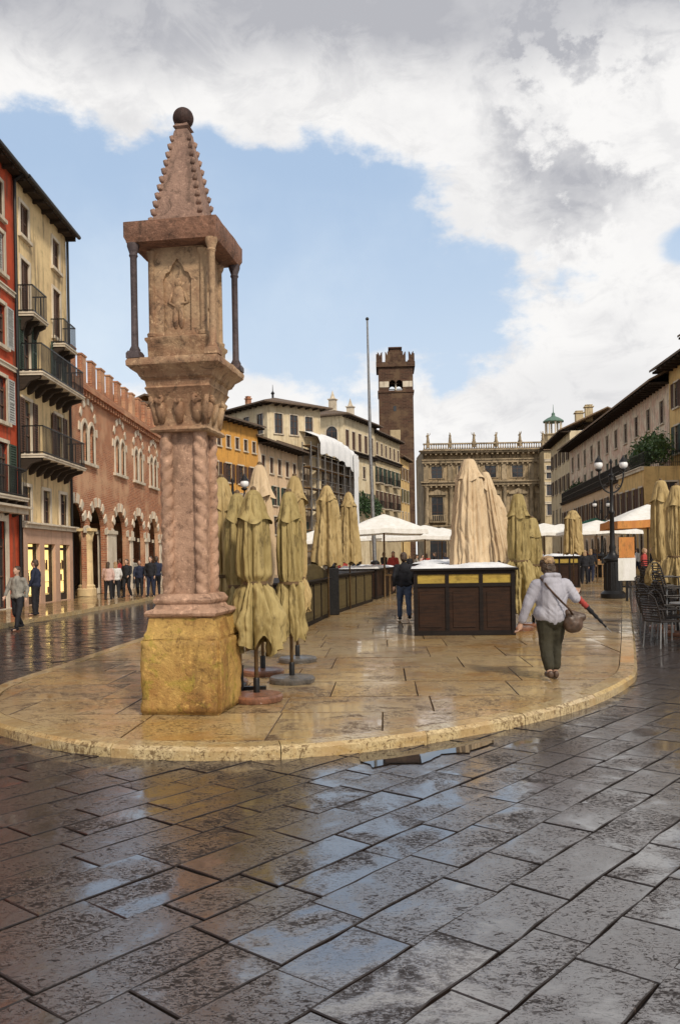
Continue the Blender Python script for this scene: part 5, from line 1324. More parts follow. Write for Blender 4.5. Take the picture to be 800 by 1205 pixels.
closed_umbrella('parasol', 'tan parasol at the right edge of the picture over the café chairs', P(797, 700, 16.6)[0], 16.6, P(797, 572, 16.6)[1], P(797, 690, 16.6)[1], .08, .17, .16, .24, P(797, 655, 16.6)[1], 72, m_tan, z0=0, group=GR)

# ------------------------------------------------------------------ open parasols in the distance
def open_umbrella(label, X, Y, rim, r, mat=m_wcanvas, rise=.55, val=.18, valm=None, z0=.1, group='open white market parasols', sq=True):
    root = empty('open_parasol', (X, Y, z0), random.uniform(-.15, .15)); tag(root, label, 'parasol', group)
    n = 32; vs = []; fs = []; z = rim-z0
    def edge(a, rr): 
        if not sq: return rr*math.cos(a), rr*math.sin(a)
        m_ = max(abs(math.cos(a)), abs(math.sin(a))); return rr*math.cos(a)/m_, rr*math.sin(a)/m_
    rings = [(0.02, z+rise), (.4, z+rise*.66), (.75, z+rise*.28), (1.0, z), (1.0, z-val)]
    for q, zz_ in rings[:4]:
        for i in range(n):
            a = 2*PI*i/n+PI/4; x, y = edge(a, r*q); vs.append((x, y, zz_-(.06*(abs(math.sin(2*(a))))*q)))
    for k in range(3):
        for i in range(n): fs.append((k*n+i, k*n+(i+1) % n, k*n+n+(i+1) % n, k*n+n+i))
    mb = MB(); mb.add(vs, fs); mb.build('canopy', mat, root, smooth='all')
    vs = []; fs = []
    for q in (0, 1):
        for i in range(n): a = 2*PI*i/n+PI/4; x, y = edge(a, r*(1+.01*q)); vs.append((x, y, z-.06*abs(math.sin(2*a))-val*q))
    for i in range(n): fs.append((i, (i+1) % n, n+(i+1) % n, n+i))
    mb = MB(); mb.add(vs, fs); mb.build('valance', valm or mat, root)
    mb = MB(); mb.tube([(0, 0, 0), (0, 0, z+rise+.05)], .035, 8); mb.build('pole', m_pole, root)
    mb = MB()
    for k in range(8): a = PI/4*k; x, y = edge(a, r*.98); mb.tube([(0, 0, z+rise-.08), (x, y, z-.07)], .014, 5)
    mb.build('ribs', m_pole, root)
    return root
op = [('broad white parasol with a deep dark underside left of the central stall', 452, 31, 2.62, 1.45, m_wcanvas, None),
      ('white parasol behind and right of the broad one left of the central stall', 500, 41, 2.55, 1.9, m_wcanvas, None),
      ('white parasol just left of the big beige closed one', 520, 50, 2.7, 1.8, m_wcanvas, None),
      ('far white parasol behind the goods left of the central stall', 474, 52, 2.9, 2.0, m_wcanvas, None),
      ('white parasol behind the shorter olive parasol', 640, 47, 2.75, 1.9, m_wcanvas, None),
      ('wide white parasol behind the lone tan parasol', 660, 56, 3.0, 2.2, m_wcanvas, None),
      ('white parasol just left of the lamp post', 702, 44, 2.75, 1.7, m_wcanvas, None),
      ('green parasol seen just left of the lamp post', 700, 62, 3.6, 1.6, m_greencl, None),
      ('white parasol with an orange valance right of the lamp post', 762, 30, 2.75, 1.35, m_wcanvas, m_orange),
      ('pale parasol far down the left side by the cream row house', 492, 66, 3.0, 1.9, m_wcanvas, None),
      ('pale parasol beside the flagpole foot', 436, 60, 2.9, 1.9, m_wcanvas, None),
      ('small white parasol behind the first stall on the left', 372, 44, 2.5, 1.4, m_wcanvas, None)]
for lb, px, Y, rim, r, mt, vm in op:
    X = P(px, 650, Y)[0]; open_umbrella(lb, X, Y, rim, r, mt, valm=vm, val=.26 if vm else .16, z0=.1 if px < 730 else 0.0)

# ------------------------------------------------------------------ stalls
def stall(label, x, y, rz, w, d, h, panels=3, top_row=True, front=m_panel, sheet=True, arch=False, seed=0, group=None, rowm=m_ochpan):
    root = empty('market_stall', (x, y, .1), rz); tag(root, label, 'stall', group)
    f = MB(); p = .08
    for xx in (0, w-p):
        for yy in (0, d-p): f.bbox(xx, xx+p, yy, yy+p, 0, h, .006)
    zr = h*.78 if top_row else h
    for (a, b_) in ((0.0, .09), (h-.07, h)) + (((zr-.035, zr+.035),) if top_row else ()):
        f.box(p, w-p, .01, .07, a, b_); f.box(p, w-p, d-.07, d-.01, a, b_); f.box(.01, .07, p, d-p, a, b_); f.box(w-.07, w-.01, p, d-p, a, b_)
    for k in range(1, panels): xx = w*k/panels; f.box(xx-.035, xx+.035, .012, .068, .09, h-.07)
    for k in range(1, 3): yy = d*k/3; f.box(.012, .068, yy-.035, yy+.035, .09, h-.07); f.box(w-.068, w-.012, yy-.035, yy+.035, .09, h-.07)
    f.build('frame', m_stall, root)
    for k in range(panels):
        mb = MB(); a, b_ = w*k/panels+.03, w*(k+1)/panels-.03; mb.box(a, b_, .035, .05, .05, zr-.03)
        mb.bbox(a+.07, b_-.07, .022, .036, .16, zr-.12, .008); o = mb.build('front_panel', front, root)
        if top_row: mb = MB(); mb.box(a, b_, .033, .05, zr+.03, h-.05); mb.build('upper_panel', rowm, root)
    for X_ in (.035, w-.05): mb = MB(); mb.box(X_, X_+.015, .05, d-.05, .05, h-.05); mb.build('side_panel', front, root)
    mb = MB(); mb.box(.05, w-.05, d-.05, d-.035, .05, h-.05); mb.build('back_panel', front, root)
    mb = MB(); mb.bbox(-.06, w+.06, -.06, d+.06, h+.001, h+.045, .01); mb.build('counter_top', m_stall, root)
    if arch:
        mb = MB(); pts = [(0, 0), (w, 0)]+[(w*(1-i/14), .12+.24*math.sin(PI*i/14)) for i in range(15)]
        mb.prism(pts, -.02, .03, Matrix.Translation((0, .06, h+.046))); mb.build('arched_board', m_gpanel, root)
    if sheet:
        nx, ny = 30, 40; mb = MB()
        for j in range(ny+1):
            for i in range(nx+1):
                xx = -.04+(w+.08)*i/nx; yy = -.03+(d+.1)*j/ny
                e = min(i/4, (nx-i)/4, j/3, (ny-j)/4, 1); hz = (.02+.10*abs(noise.noise(Vector((xx*.8, yy*.8, seed))))+.035*(1-abs(noise.noise(Vector((xx*3.1+yy, yy*2.2, seed+3))))*3))*e
                mb.v.append((xx, yy, h+.052+hz))
        for j in range(ny):
            for i in range(nx): a = j*(nx+1)+i; mb.f.append((a, a+1, a+nx+2, a+nx+1))
        mb.build('plastic_sheet', m_white, root, smooth='all')
    return root
sx0, sy0 = G(484, 750, .1)
stall('dark panelled stall with ochre upper panels and white sheet, centre of the square', 1.40, 16.35, math.radians(-5), 1.93, 3.2, 1.24, seed=2)
stall('dark stall behind the central one, right of the beige parasols', 1.75, 20.2, math.radians(-6), 1.9, 3.0, 1.30, seed=5, group='stalls behind the central stall')
stall('dark stall under a white sheet beyond the olive parasols', P(646, 680, 38)[0], 38, math.radians(-6), 1.35, 2.0, 1.35, seed=6, group='stalls behind the central stall')
GL = 'closed stalls in a row along the left of the island'
def stall_line(label, A, B, dep, h, panels, **k):
    a = math.atan2(B[1]-A[1], B[0]-A[0]); L = math.hypot(B[0]-A[0], B[1]-A[1])
    return stall(label, A[0], A[1], a, L, dep, h, panels, group=GL, **k)
stall_line('green-brown stall with an arched board, nearest in the left-hand row', G(350, 744, .1), (-.30, 22.0), 1.4, .98, 4, top_row=False, front=m_gpanel, sheet=False, arch=True)
stall_line('brown stall second in the left-hand row, after the black post', (-.1, 23.2), (1.1, 29.0), 1.4, 1.02, 4, top_row=False, front=m_gpanel, sheet=False, arch=False)
stall_line('dark stall third in the left-hand row beside the walking man', (1.3, 30.3), (2.3, 35.5), 1.4, 1.05, 3, top_row=False, front=m_panel, sheet=True, seed=9)
mb = MB(); mb.bbox(-.16, .16, -.16, .16, 0, 1.25, .02); mb.lathe([(.10, 1.25), (.12, 1.3), (.04, 1.4)], 10); o = mb.build('bollard', m_iron, loc=(-.22, 22.65, .1), rotz=math.radians(10)); tag(o, 'square black post between the first and second left-hand stalls', 'post')

def goods_table(label, X, Y, w=1.8, d=1.0, rows=4, seed=1):
    root = empty('market_table', (X, Y, .1), random.Random(seed).uniform(-.3, .3)); tag(root, label, 'table', 'market tables of goods')
    mb = MB(); mb.bbox(-w/2, w/2, -d/2, d/2, .78, .84, .01); mb.build('tabletop', m_crate, root)
    mb = MB()
    for sx_ in (-1, 1):
        for sy_ in (-1, 1):
            q = MB(); q.box(sx_*(w/2-.07)-.03, sx_*(w/2-.07)+.03, sy_*(d/2-.07)-.03, sy_*(d/2-.07)+.03, 0, .779); q.build('leg', m_crate, root)
    return root
rg = random.Random(11)
tb = [(430, 33, m_fruitr), (462, 36, m_fruito), (486, 38, m_fruitr), (508, 42, m_fruitr), (520, 33, m_fruito), (448, 45, m_fruitr), (650, 50, m_fruitr), (690, 52, m_fruito)]
where = ['beside the broad white parasol', 'under the broad white parasol', 'behind the walking man', 'below the white parasols', 'just left of the big beige parasol', 'by the flagpole foot', 'beyond the olive parasols', 'near the dark-clad group']
names = {m_fruitr.name: 'red', m_fruito.name: 'orange'}
for k, (px, Y, gm) in enumerate(tb):
    X = P(px, 650, Y)[0]; goods_table('wooden market table of %s goods %s' % (names[gm.name], where[k]), X, Y, seed=k)
    for j in range(3):
        cx_ = X-.55+j*.55; crt = empty('crate', (cx_, Y-.1, .945), rg.uniform(-.1, .1)); tag(crt, '%s crate of %s fruit on the table %s' % (['left', 'middle', 'right'][j], names[gm.name], where[k]), 'crate', 'fruit crates on the market tables')
        mb = MB(); mb.box(-.24, .24, -.18, .18, 0, .02); mb.box(-.24, -.225, -.18, .18, .02, .18); mb.box(.225, .24, -.18, .18, .02, .18); mb.box(-.225, .225, -.18, -.165, .02, .18); mb.box(-.225, .225, .165, .18, .02, .18); mb.build('box', m_crate, crt)
        mb = MB(); 
        for q in range(22): mb.ball((rg.uniform(-.19, .19), rg.uniform(-.13, .13), .13+rg.uniform(0, .1)), rg.uniform(.04, .055), 8, 6)
        mb.build('fruit', gm, crt, smooth='all')

# ------------------------------------------------------------------ lamp posts
def lamp_post(label, X, Y, top, z0=.1, rz=0):
    root = empty('street_lamp', (X, Y, z0), rz); tag(root, label, 'street lamp', 'globe street lamps'); H = top-z0; s_ = H/4.7
    mb = MB(); mb.lathe([(.40, 0), (.41, .05), (.41, .16), (.34, .22), (.30, .26), (.29, .5), (.27, 1.0), (.25, 1.22), (.30, 1.27), (.30, 1.33), (.18, 1.42), (.15, 1.5)], 16)
    for k in range(12):
        a = 2*PI*k/12; mb.tube([(.285*math.cos(a), .285*math.sin(a), .3), (.255*math.cos(a), .255*math.sin(a), 1.2)], .025, 6)
    mb.build('pedestal', m_iron, root, smooth=True)
    mb = MB(); mb.lathe([(.13, 1.5), (.10, 1.6), (.12, 1.7), (.085, 1.8), (.07, 2.8), (.10, 2.84), (.10, 2.9), (.065, 2.95), (.05, H-.75), (.09, H-.7), (.07, H-.62), (.10, H-.55), (.05, H-.5)], 14); mb.build('post', m_iron, root, smooth=True)
    for sgn in (-1, 1):
        arm = MB(); pts = []
        for i in range(13): t = i/12; pts.append((sgn*.42*s_*math.sin(t*PI/2), 0, H-1.15+.75*t-.18*math.sin(t*PI)))
        arm.tube(pts, .028, 8)
        sp_ = [(sgn*(.2+.10*(1-i/14)*math.cos(i*.6)), 0, H-.95+.10*(1-i/14)*math.sin(i*.6)) for i in range(14)]
        arm.tube(sp_, .014, 6); arm.lathe([(.04, H-.42), (.10, H-.38), (.12, H-.34)], 12, (sgn*.42*s_, 0))
        ao = arm.build('arm', m_iron, root, smooth='all')
        mb = MB(); mb.ball((sgn*.42*s_, 0, H-.20), (.14, .14, .14), 18, 12); mb.build('globe', m_lampglass, ao, smooth='all')
        mb = MB(); mb.lathe([(.12, H-.11), (.145, H-.10), (.08, H-.0), (.04, H+.06), (.02, H+.12)], 14, (sgn*.42*s_, 0)); mb.build('cap', m_iron, ao, smooth=True)
    mb = MB(); mb.lathe([(.05, H-.5), (.03, H-.2), (.06, H-.1), (.02, H+.0)], 10); mb.build('finial', m_iron, root, smooth=True)
    return root
lx, ly = G(720, 704, .1)
lamp_post('black cast-iron lamp post with white globes by the kerb, right of the woman', P(721, 700, ly)[0], ly, P(718, 540, ly)[1])
lamp_post('smaller, farther lamp post with white globes just left of the kerbside lamp', P(708, 640, 52)[0], 52, P(708, 590, 52)[1])
lamp_post('lamp post whose white globes show between the parasols right of the pillar', P(275, 640, 27)[0], 27, P(276, 562, 27)[1], 0.0)
# menu board by the lamp
bx, by = P(737, 690, 26.5)[0], 26.5
mb = MB(); mb.box(-.03, .03, -.03, .03, 0, 1.9); o = mb.build('sign_board', m_iron, loc=(bx, by, 0)); tag(o, 'small white board with orange top on a post beside the lamp', 'sign')
mb = MB(); mb.box(-.27, .27, -.05, -.031, .75, 1.45); mb.build('panel', m_wcanvas, o); mb = MB(); mb.box(-.24, .24, -.052, -.031, 1.46, 2.1); mb.build('header', m_orange, o)

# ------------------------------------------------------------------ café chairs and tables
def make_chair():
    root = empty('cafe_chair'); 
    mb = MB(); n = 14
    for i in range(n): y = -.2+.4*i/n; mb.box(-.21, .21, y, y+.022, .445, .46)
    for i in range(8): x = -.2+.4*i/7.; mb.box(x-.006, x+.006, -.205, .205, .44, .4445)
    mb.tube([(-.22, -.21, .45), (.22, -.21, .45), (.22, .21, .45), (-.22, .21, .45), (-.22, -.21, .45)], .014, 8); mb.build('seat', m_wicker, root)
    mb = MB(); mb.tube([(-.21, .2, .45), (-.23, .27, .7), (-.2, .31, .86), (-.1, .33, .92), (.1, .33, .92), (.2, .31, .86), (.23, .27, .7), (.21, .2, .45)], .014, 8)
    for i in range(9): z = .5+.36*i/8; mb.tube([(-.225, .22+.1*i/8, z), (0, .25+.1*i/8, z), (.225, .22+.1*i/8, z)], .011, 6)
    mb.build('backrest', m_wicker, root)
    for sx_, sy_ in ((-1, -1), (1, -1), (-1, 1), (1, 1)): mb = MB(); mb.tube([(sx_*.2, sy_*.19, .45), (sx_*.225, sy_*.225, 0)], .013, 8); mb.build('leg', m_grey, root)
    for sx_ in (-1, 1): mb = MB(); mb.tube([(sx_*.21, -.2, .45), (sx_*.25, -.2, .62), (sx_*.25, -.1, .66), (sx_*.24, .1, .66), (sx_*.23, .26, .66)], .014, 8); mb.build('armrest', m_wicker, root)
    return root
def make_table():
    root = empty('cafe_table'); mb = MB(); mb.lathe([(.36, .71), (.37, .72), (.37, .735), (.36, .745)], 28); mb.build('tabletop', m_grey, root, smooth=True)
    mb = MB(); mb.lathe([(.03, .03), (.03, .71)], 10); mb.build('leg', m_iron, root); mb = MB(); mb.lathe([(.22, 0), (.22, .02), (.05, .035)], 20); mb.build('foot', m_iron, root); return root
ch0 = make_chair(); tb0 = make_table(); first = [True, True]
spots = [(6.75, 16.7), (7.9, 17.6), (7.6, 19.2), (8.7, 20.5), (8.7, 22.4), (9.7, 23.2), (9.7, 25.4), (10.5, 26.2), (10.4, 29.0), (12, 30.6), (6.1, 14.8)]
rowt = ['first', 'second', 'third', 'fourth', 'fifth', 'sixth', 'seventh', 'eighth', 'ninth', 'tenth', 'nearest']
rg = random.Random(4)
for k, (x, y) in enumerate(spots):
    t = tb0 if k == 0 else copy_tree(tb0); t.location = (x, y, 0)
    d_ = '%s café table from the near end, right of the kerb' % rowt[k] if k != 10 else 'nearest café table at the right edge'
    tag(t, 'round grey '+d_, 'table', 'café tables right of the kerb')
    for j, aa in enumerate((.3, 1.9, 3.4, 5.0)):
        aa += rg.uniform(-.3, .3); c = ch0 if (k == 0 and j == 0) else copy_tree(ch0)
        c.location = (x+.62*math.cos(aa), y+.62*math.sin(aa), 0); c.rotation_euler.z = aa-PI/2
        sd_ = ['right-hand', 'far', 'left-hand', 'near'][j]
        tag(c, 'dark wicker chair on the %s side of the %s café table' % (sd_, rowt[k]), 'chair', 'wicker chairs around the café tables')
# stacked chairs nearest the picture edge
for s_, (x, y) in enumerate(((6.15, 15.75), (7.05, 18.0), (7.75, 20.9))):
    for k in range(4):
        c = copy_tree(ch0); c.location = (x+k*.02, y+k*.05, .17*k); c.rotation_euler.z = PI/2+.2*s_
        tag(c, 'dark wicker chair %s the %s stack beside the café kerb' % (['at the bottom of', 'second from the bottom of', 'third from the bottom of', 'on top of'][k], ['near', 'middle', 'far'][s_]), 'chair', 'stacked wicker chairs')

# ------------------------------------------------------------------ people
def lerp3(a, b_, t): return tuple(a[i]+(b_[i]-a[i])*t for i in range(3))
def hand(mb, w, d, s_=1, curl=.5, side=1):
    """palm and five fingers at wrist w, pointing along d"""
    w = Vector(w); d = Vector(d).normalized(); o = d.cross(Vector((0, 1, 0))).normalized()
    if o.length < .1: o = Vector((1, 0, 0))
    pl_ = d.cross(o).normalized()
    mb.cap(w, w+d*.07, .026, .036, 10)
    for k in range(4):
        off = pl_*(-.030+.020*k); L = (.062, .072, .068, .052)[k]
        a = w+d*.085+off; b_ = a+d*L*.5+o*.012*curl*side; c = b_+d*L*.35+o*.03*curl*side
        mb.cap(a, b_, .0095, .0088, 8); mb.cap(b_, c, .0088, .0075, 8)
    a = w+d*.03+pl_*(-.032); b_ = a+d*.032-pl_*.022+o*.01*side; mb.cap(a, b_, .012, .010, 8); mb.cap(b_, b_+d*.028, .010, .008, 8)
def person(label, X, Y, rz, h, jm, tm, hm, pose='stand', z0=.1, vox=.022, shoes=m_black, long_hair=False, seed=0, skirt=False, group=None, coat=False, skipshare=True):
    key = ('person', pose, long_hair, coat)
    ex = CACHE.get(key)
    def pts():
        if pose == 'walk': F_ = dict(kl=(-.10, .10, .50), al=(-.10, .20, .10), kr=(.10, -.02, .48), ar=(.10, -.26, .16))
        elif pose == 'walk2': F_ = dict(kl=(-.10, .02, .49), al=(-.11, -.16, .12), kr=(.09, .14, .50), ar=(.10, .10, .09))
        else: F_ = dict(kl=(-.11, .02, .50), al=(-.13, 0, .09), kr=(.10, .01, .50), ar=(.12, .03, .09))
        return F_
    if ex is None:
        q = pts(); body = MB()
        body.cap((0, .0, .93), (0, 0, 1.30), .13, .135); body.ball((0, 0, 1.18), (.17, .11, .25), 16, 12); body.ball((0, 0, .93), (.165, .12, .12), 16, 10)
        body.cap((-.17, 0, 1.40), (.17, 0, 1.40), .055, .055); body.cap((0, 0, 1.38), (0, .02, 1.52), .055, .05)
        body.ball((0, .03, 1.64), (.075, .095, .115), 18, 14); body.ball((0, .075, 1.575), (.045, .045, .045)); body.ball((0, .128, 1.625), (.013, .02, .022)); 
        body.ball((-.078, .02, 1.635), (.012, .02, .03)); body.ball((.078, .02, 1.635), (.012, .02, .03))
        for s_, kk, aa in ((-1, 'kl', 'al'), (1, 'kr', 'ar')):
            body.cap((s_*.09, 0, .92), q[kk], .085, .055); body.cap(q[kk], q[aa], .055, .036)
            f = Vector(q[aa]); body.cap(f+Vector((0, -.03, -.045)), f+Vector((s_*.02, .15, -.06)), .035, .028)
        e = {'stand': ((-.25, .02, 1.13), (-.22, .12, .90), (.25, 0, 1.13), (.23, .08, .89)), 'walk': ((-.25, -.08, 1.14), (-.25, -.02, .90), (.25, .08, 1.14), (.22, .22, .95)), 'walk2': ((-.24, .06, 1.14), (-.20, .22, 1.0), (.25, -.08, 1.14), (.25, -.1, .88))}[pose]
        for s_, el_, wr in ((-1, e[0], e[1]), (1, e[2], e[3])):
            body.cap((s_*.18, 0, 1.39), el_, .05, .038); body.cap(el_, wr, .038, .026); hand(body, wr, Vector(wr)-Vector(el_), side=s_)
        bo = body.build('person', m_skin); remesh(bo, .014)
        ja = MB(); ja.cap((0, 0, 1.0), (0, 0, 1.33), .155, .155); ja.ball((0, 0, 1.18), (.205, .14, .27), 16, 12); ja.ball((0, 0, .95), (.20, .15, .13), 16, 10); ja.cap((-.175, 0, 1.40), (.175, 0, 1.40), .07, .07); ja.cap((0, 0, 1.40), (0, .01, 1.47), .08, .07)
        if coat: ja.cap((0, 0, .95), (0, 0, .62), .18, .21)
        for s_, el_, wr in ((-1, e[0], e[1]), (1, e[2], e[3])): ja.cap((s_*.18, 0, 1.39), el_, .068, .054); ja.cap(el_, lerp3(el_, wr, .88), .054, .042)
        jo = ja.build('jacket', m_black, bo); remesh(jo, .018, .012, 9)
        tr = MB(); tr.ball((0, 0, .93), (.185, .14, .12), 16, 10)
        for s_, kk, aa in ((-1, 'kl', 'al'), (1, 'kr', 'ar')): tr.cap((s_*.09, 0, .92), q[kk], .105, .075); tr.cap(q[kk], lerp3(q[kk], q[aa], .93), .075, .058)
        to = tr.build('trousers', m_black, bo); remesh(to, .018, .010, 10)
        sh_ = MB()
        for aa in ('al', 'ar'): f = Vector(q[aa]); sh_.cap(f+Vector((0, -.04, -.035)), f+Vector((0, .16, -.055)), .046, .036)
        s2 = sh_.build('shoes', m_black, bo); remesh(s2, .012)
        ha = MB(); ha.ball((0, .005, 1.675), (.088, .10, .10), 16, 12); ha.ball((0, -.03, 1.62), (.085, .07, .10), 16, 12)
        if long_hair: ha.ball((0, -.05, 1.53), (.09, .05, .13), 14, 10)
        h2 = ha.build('hair', m_hair, bo); remesh(h2, .012, .008, 20)
        CACHE[key] = bo; o = bo
    else: o = copy_tree(ex)
    o.location = (X, Y, z0); o.rotation_euler.z = rz; s = h/1.76; o.scale = (s*1.05, s*1.05, s)
    tag(o, label, 'person', group)
    for c in o.children:
        nm_ = c.name.split('.')[0]; m_ = {'jacket': jm, 'trousers': tm, 'hair': hm, 'shoes': shoes}.get(nm_)
        if m_ is not None: c.material_slots[0].link = 'OBJECT'; c.material_slots[0].material = m_
    return o
# the walking woman, seen from behind
wx, wy = G(650, 799, .1)
wm = MB(); S = 1.0
wm.ball((0, 0, 1.0), (.15, .10, .24), 16, 12); wm.ball((0, 0, .78), (.17, .125, .13), 16, 12); wm.cap((-.17, .0, 1.17), (.17, 0, 1.17), .055, .055); wm.cap((-.01, 0, 1.17), (-.02, .03, 1.30), .05, .045)
wm.ball((-.035, .05, 1.385), (.068, .085, .10), 18, 14); wm.ball((-.035, .09, 1.33), (.04, .04, .04)); wm.ball((-.035, .14, 1.375), (.012, .018, .02)); wm.ball((-.105, .04, 1.38), (.01, .018, .027)); wm.ball((.035, .04, 1.38), (.01, .018, .027)); wm.ball((-.06, .13, 1.395), .01); wm.ball((-.01, .13, 1.395), .01); wm.ball((-.035, .128, 1.335), (.022, .01, .007))
kL, aL, kR, aR = (-.08, .0, .43), (-.075, -.12, .11), (.06, .08, .43), (.045, .05, .085)
for hp2, k_, a_2 in (((-.08, 0, .77), kL, aL), ((.08, 0, .77), kR, aR)):
    wm.cap(hp2, k_, .09, .055); wm.cap(k_, a_2, .055, .034); f = Vector(a_2); wm.cap(f+Vector((0, -.02, -.04)), f+Vector((.01, .14, -.05)), .032, .026)
eL, wL = (-.29, .0, .93), (-.365, .05, .70); eR, wR = (.29, -.03, .99), (.315, .13, 1.06)
wm.cap((-.19, 0, 1.16), eL, .05, .04); wm.cap(eL, wL, .04, .027); hand(wm, wL, Vector(wL)-Vector(eL), side=-1, curl=.8)
wm.cap((.19, 0, 1.16), eR, .05, .04); wm.cap(eR, wR, .04, .027); hand(wm, wR, (.5, .6, -.1), side=1, curl=1.4)
wo_ = wm.build('person', m_skin, loc=(wx, wy, .1), rotz=math.radians(3)); remesh(wo_, .0075)
tag(wo_, 'woman in light grey hooded top walking away with a shoulder bag and folded umbrella', 'person')
ja = MB(); ja.ball((0, 0, 1.0), (.20, .14, .24), 20, 14); ja.ball((-.01, 0, .81), (.225, .165, .15), 20, 12); ja.cap((-.165, 0, 1.155), (.165, 0, 1.155), .082, .082); ja.cap((0, -.02, .8), (0, -.02, 1.1), .17, .17)
ja.cap((-.19, 0, 1.15), eL, .078, .068); ja.cap(eL, lerp3(eL, wL, .85), .068, .052); ja.cap((.19, 0, 1.15), eR, .078, .066); ja.cap(eR, lerp3(eR, wR, .85), .066, .05)
ja.cap((-.06, -.05, 1.235), (.04, -.05, 1.235), .07, .07); ja.ball((-.02, -.11, 1.20), (.12, .06, .085), 16, 12); ja.tube([(-.12, -.03, 1.25), (-.09, -.12, 1.28), (0, -.15, 1.285), (.06, -.12, 1.28), (.09, -.03, 1.25)], .03, 8); ja.ball((-.02, .03, 1.24), (.08, .08, .05))
jo = ja.build('hooded_top', m_hood, wo_); remesh(jo, .010, .008, 6, 2)
for v in jo.data.vertices:
    c = v.co; q = Vector((c.x*5+c.z*3, c.y*5, c.z*9-abs(c.x)*8)); c += v.normal*(-.009*(1-min(1, abs(noise.noise(q))*5))*min(1, max(0, (c.z-.72)*8))*min(1, max(0, noise.noise(c*3+Vector((5, 0, 0)))+.75)))
tr = MB(); tr.ball((0, -.01, .74), (.18, .142, .13), 18, 12)
tr.cap((-.085, 0, .76), kL, .115, .085); tr.cap(kL, lerp3(kL, aL, .80), .085, .068); tr.cap((.085, 0, .76), kR, .115, .085); tr.cap(kR, lerp3(kR, aR, .78), .085, .066)
to = tr.build('trousers', m_pants, wo_); remesh(to, .010, .009, 9, 2)
sh_ = MB()
for a_2 in (aL, aR): f = Vector(a_2); sh_.cap(f+Vector((0, -.03, -.035)), f+Vector((.01, .15, -.05)), .042, .034); sh_.ball(f+Vector((0, -.045, -.03)), (.036, .03, .05))
s2 = sh_.build('shoes', m_leather, wo_); remesh(s2, .009)
ha = MB(); ha.ball((-.035, .025, 1.415), (.090, .098, .088), 18, 12); ha.ball((-.035, -.02, 1.36), (.088, .07, .095), 16, 12); ha.ball((-.035, -.045, 1.30), (.07, .045, .05), 14, 10)
h2 = ha.build('hair', m_hair, wo_); remesh(h2, .007, .016, 26, 1)
ha = MB(); ha.ball((-.035, .01, 1.478), (.075, .078, .035), 16, 10); ha.ball((-.035, -.045, 1.445), (.066, .045, .035), 14, 10); h3 = ha.build('blond_hair_top', m_hairb, wo_); remesh(h3, .007, .014, 28, 1)
# bag and strap
bg_ = MB(); bg_.ball((0, 0, 0), (.125, .075, .135), 20, 14); bg_.cap((-.09, 0, .09), (.09, 0, .09), .05, .05)
bo_ = bg_.build('shoulder_bag', m_leather); remesh(bo_, .010, .012, 9); bo_.location = (wx+.235, wy-.10, .1+.70); bo_.rotation_euler = (0, math.radians(18), 0)
tag(bo_, 'brown leather shoulder bag hanging at the walking woman\'s right hip', 'bag')
mb = MB(); pth = [(-.14, -.02, 1.245), (-.125, -.10, 1.215), (-.085, -.17, 1.14), (-.01, -.20, 1.05), (.08, -.215, .95), (.16, -.215, .87), (.21, -.17, .80)]
pth = [(p[0]-.235, p[1]+.10, p[2]-.70) for p in pth]
mb.tube(pth, .02, 8, Matrix.Rotation(math.radians(-18), 4, 'Y'), squash=.4); mb.build('strap', m_leather, bo_, smooth='all')
# folded umbrella
ub = empty('folded_umbrella', (wx+.33, wy+.20, .1+1.04)); tag(ub, 'short folded umbrella, red at the top and black below, held in the woman\'s right hand', 'umbrella')
dv = Vector((.40, .05, -.42)).normalized()
def al(t, r=0): return tuple(dv*t)
mb = MB(); mb.tube([al(-.08), al(-.02), al(.06)], [.016, .018, .016], 10); mb.build('handle', m_crate, ub, smooth='all')
def foldtube(t0, t1, r0, r1, seed, mat, nm2):
    mb = MB(); pts = [al(t0+(t1-t0)*i/12) for i in range(13)]; mb.tube(pts, [r0+(r1-r0)*i/12+.006*math.sin(i*2.1+seed) for i in range(13)], 14); o = mb.build(nm2, mat, ub, smooth='all'); return o
foldtube(.05, .24, .036, .034, 1, m_redcl, 'red_canopy'); foldtube(.24, .60, .032, .010, 2, m_black, 'black_canopy')
mb = MB(); mb.tube([al(.6), al(.70)], [.007, .004], 8); mb.build('tip', m_grey, ub)
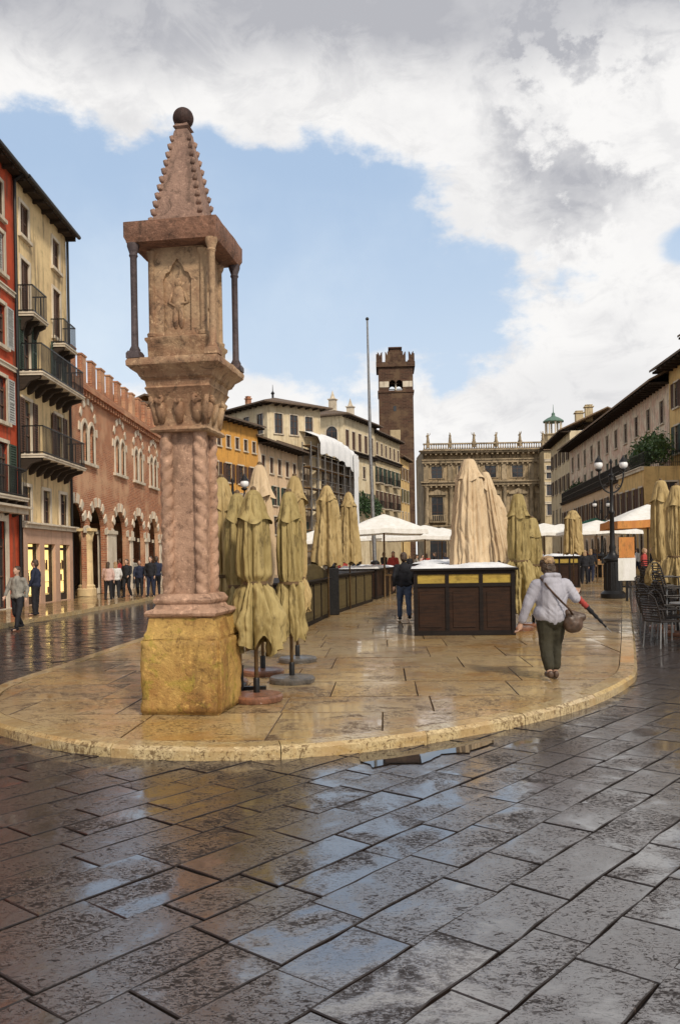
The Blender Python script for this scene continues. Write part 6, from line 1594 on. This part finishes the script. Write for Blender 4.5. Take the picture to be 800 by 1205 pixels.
# others
def at(px, py, z=.1): return G(px, py, z)
mx, my = at(476, 731)
person('man in a dark jacket and blue jeans walking away left of the central stall', mx, my, 0, 1.62, m_black, m_jeans, m_hair, 'walk')
lp = [(22, 742, 1.55, 'brown-haired person in a mottled grey shawl at the left edge, stepping onto the kerb', m_greycl, m_black, m_hair, 'walk', PI*.9, True, 0.0),
      (43, 724, 1.62, 'person in a dark navy coat in front of the lit shop window', m_navy, m_black, m_hair, 'stand', PI*.5, False, .1)]
for px, py, h, lb, jm, tm, hm, ps, rz, lh, z_ in lp: x, y = at(px, py, z_); person(lb, x, y, rz, h, jm, tm, hm, ps, z0=z_, long_hair=lh)
gr = [(128, 706, 1.5, 'person in a pale pink top, leftmost of the group on the arcade pavement', m_pinkcl, m_black, m_hair, 'stand', 0, True),
      (137, 705, 1.5, 'person in a white top beside the pale pink one on the arcade pavement', m_whitecl, m_black, m_hairb, 'walk', .3, True),
      (150, 703, 1.6, 'person in black walking in the middle of the arcade group', m_black, m_black, m_hair, 'walk2', 2.9, False),
      (165, 702, 1.55, 'person in a navy jacket right of the one in black, by the arcade', m_navy, m_black, m_hair, 'walk', 3.3, False),
      (178, 702, 1.7, 'person in a dark coat next to the shrine pillar, arcade group', m_black, m_navy, m_hair, 'stand', 3.0, False),
      (185, 701, 1.7, 'person in dark clothes half hidden by the shrine pillar', m_navy, m_black, m_hair, 'walk2', .2, False),
      (142, 694, 1.65, 'person in a red jacket in the shade of the second arch', m_redcl, m_black, m_hair, 'stand', 1.4, False),
      (157, 693, 1.7, 'person in a grey coat deeper in under the arches', m_greycl, m_black, m_hair, 'walk', 3.0, False)]
for px, py, h, lb, jm, tm, hm, ps, rz, lh in gr: x, y = at(px, py); person(lb, x, y, rz, h, jm, tm, hm, ps, long_hair=lh, group='people on the pavement by the arcade')
crowd = [(681, 686, m_whitecl, m_black, 'in a white top with black trousers by the far dark stall'), (688, 687, m_black, m_black, 'in black, left of the dark-clad pair by the lamp'), (695, 686, m_black, m_navy, 'in black, right of the dark-clad pair by the lamp'), (700, 679, m_navy, m_black, 'in navy just left of the lamp pedestal'), (706, 678, m_greycl, m_black, 'in grey against the lamp pedestal'),
         (690, 677, m_redcl, m_black, 'in red behind the dark-clad pair'), (668, 679, m_pinkcl, m_jeans, 'in pale pink behind the walking woman'), (657, 677, m_navy, m_black, 'in navy directly beyond the walking woman'), (502, 682, m_redcl, m_jeans, 'in red left of the beige parasols'), (512, 680, m_black, m_black, 'in black beside the red-clad shopper'),
         (490, 685, m_greycl, m_jeans, 'in grey between the left stalls and the central one'), (524, 679, m_navy, m_jeans, 'in navy next to the big beige parasol'), (463, 690, m_redcl, m_black, 'in a red top behind the walking man'), (440, 686, m_whitecl, m_jeans, 'in white under the broad white parasol'), (452, 684, m_black, m_jeans, 'in black under the broad white parasol'),
         (497, 678, m_pinkcl, m_black, 'in pale pink far down the market lane'), (482, 678, m_black, m_navy, 'in dark clothes far down the market lane'), (744, 684, m_pinkcl, m_black, 'in pale pink beside the small sign board'), (758, 690, m_redcl, m_black, 'in red by the orange-edged parasol'), (750, 677, m_whitecl, m_navy, 'in white beyond the sign board'), (768, 683, m_black, m_black, 'in black by the café front'),
         (715, 673, m_black, m_black, 'in black in the distance right of the lamp'), (640, 676, m_whitecl, m_black, 'in white beyond the olive parasols'), (420, 684, m_navy, m_black, 'in navy between the left-hand tan parasols'), (404, 686, m_redcl, m_black, 'in red behind the arched stall board')]
rg = random.Random(9)
for k, (px, py, jm, tm, tx) in enumerate(crowd):
    x, y = at(px, py); person('distant shopper '+tx, x, y, rg.uniform(0, 6.28), rg.uniform(1.55, 1.78), jm, tm, rg.choice([m_hair, m_hair, m_hairb]), rg.choice(['stand', 'walk', 'walk2']), long_hair=rg.random() < .4, group='shoppers in the market')
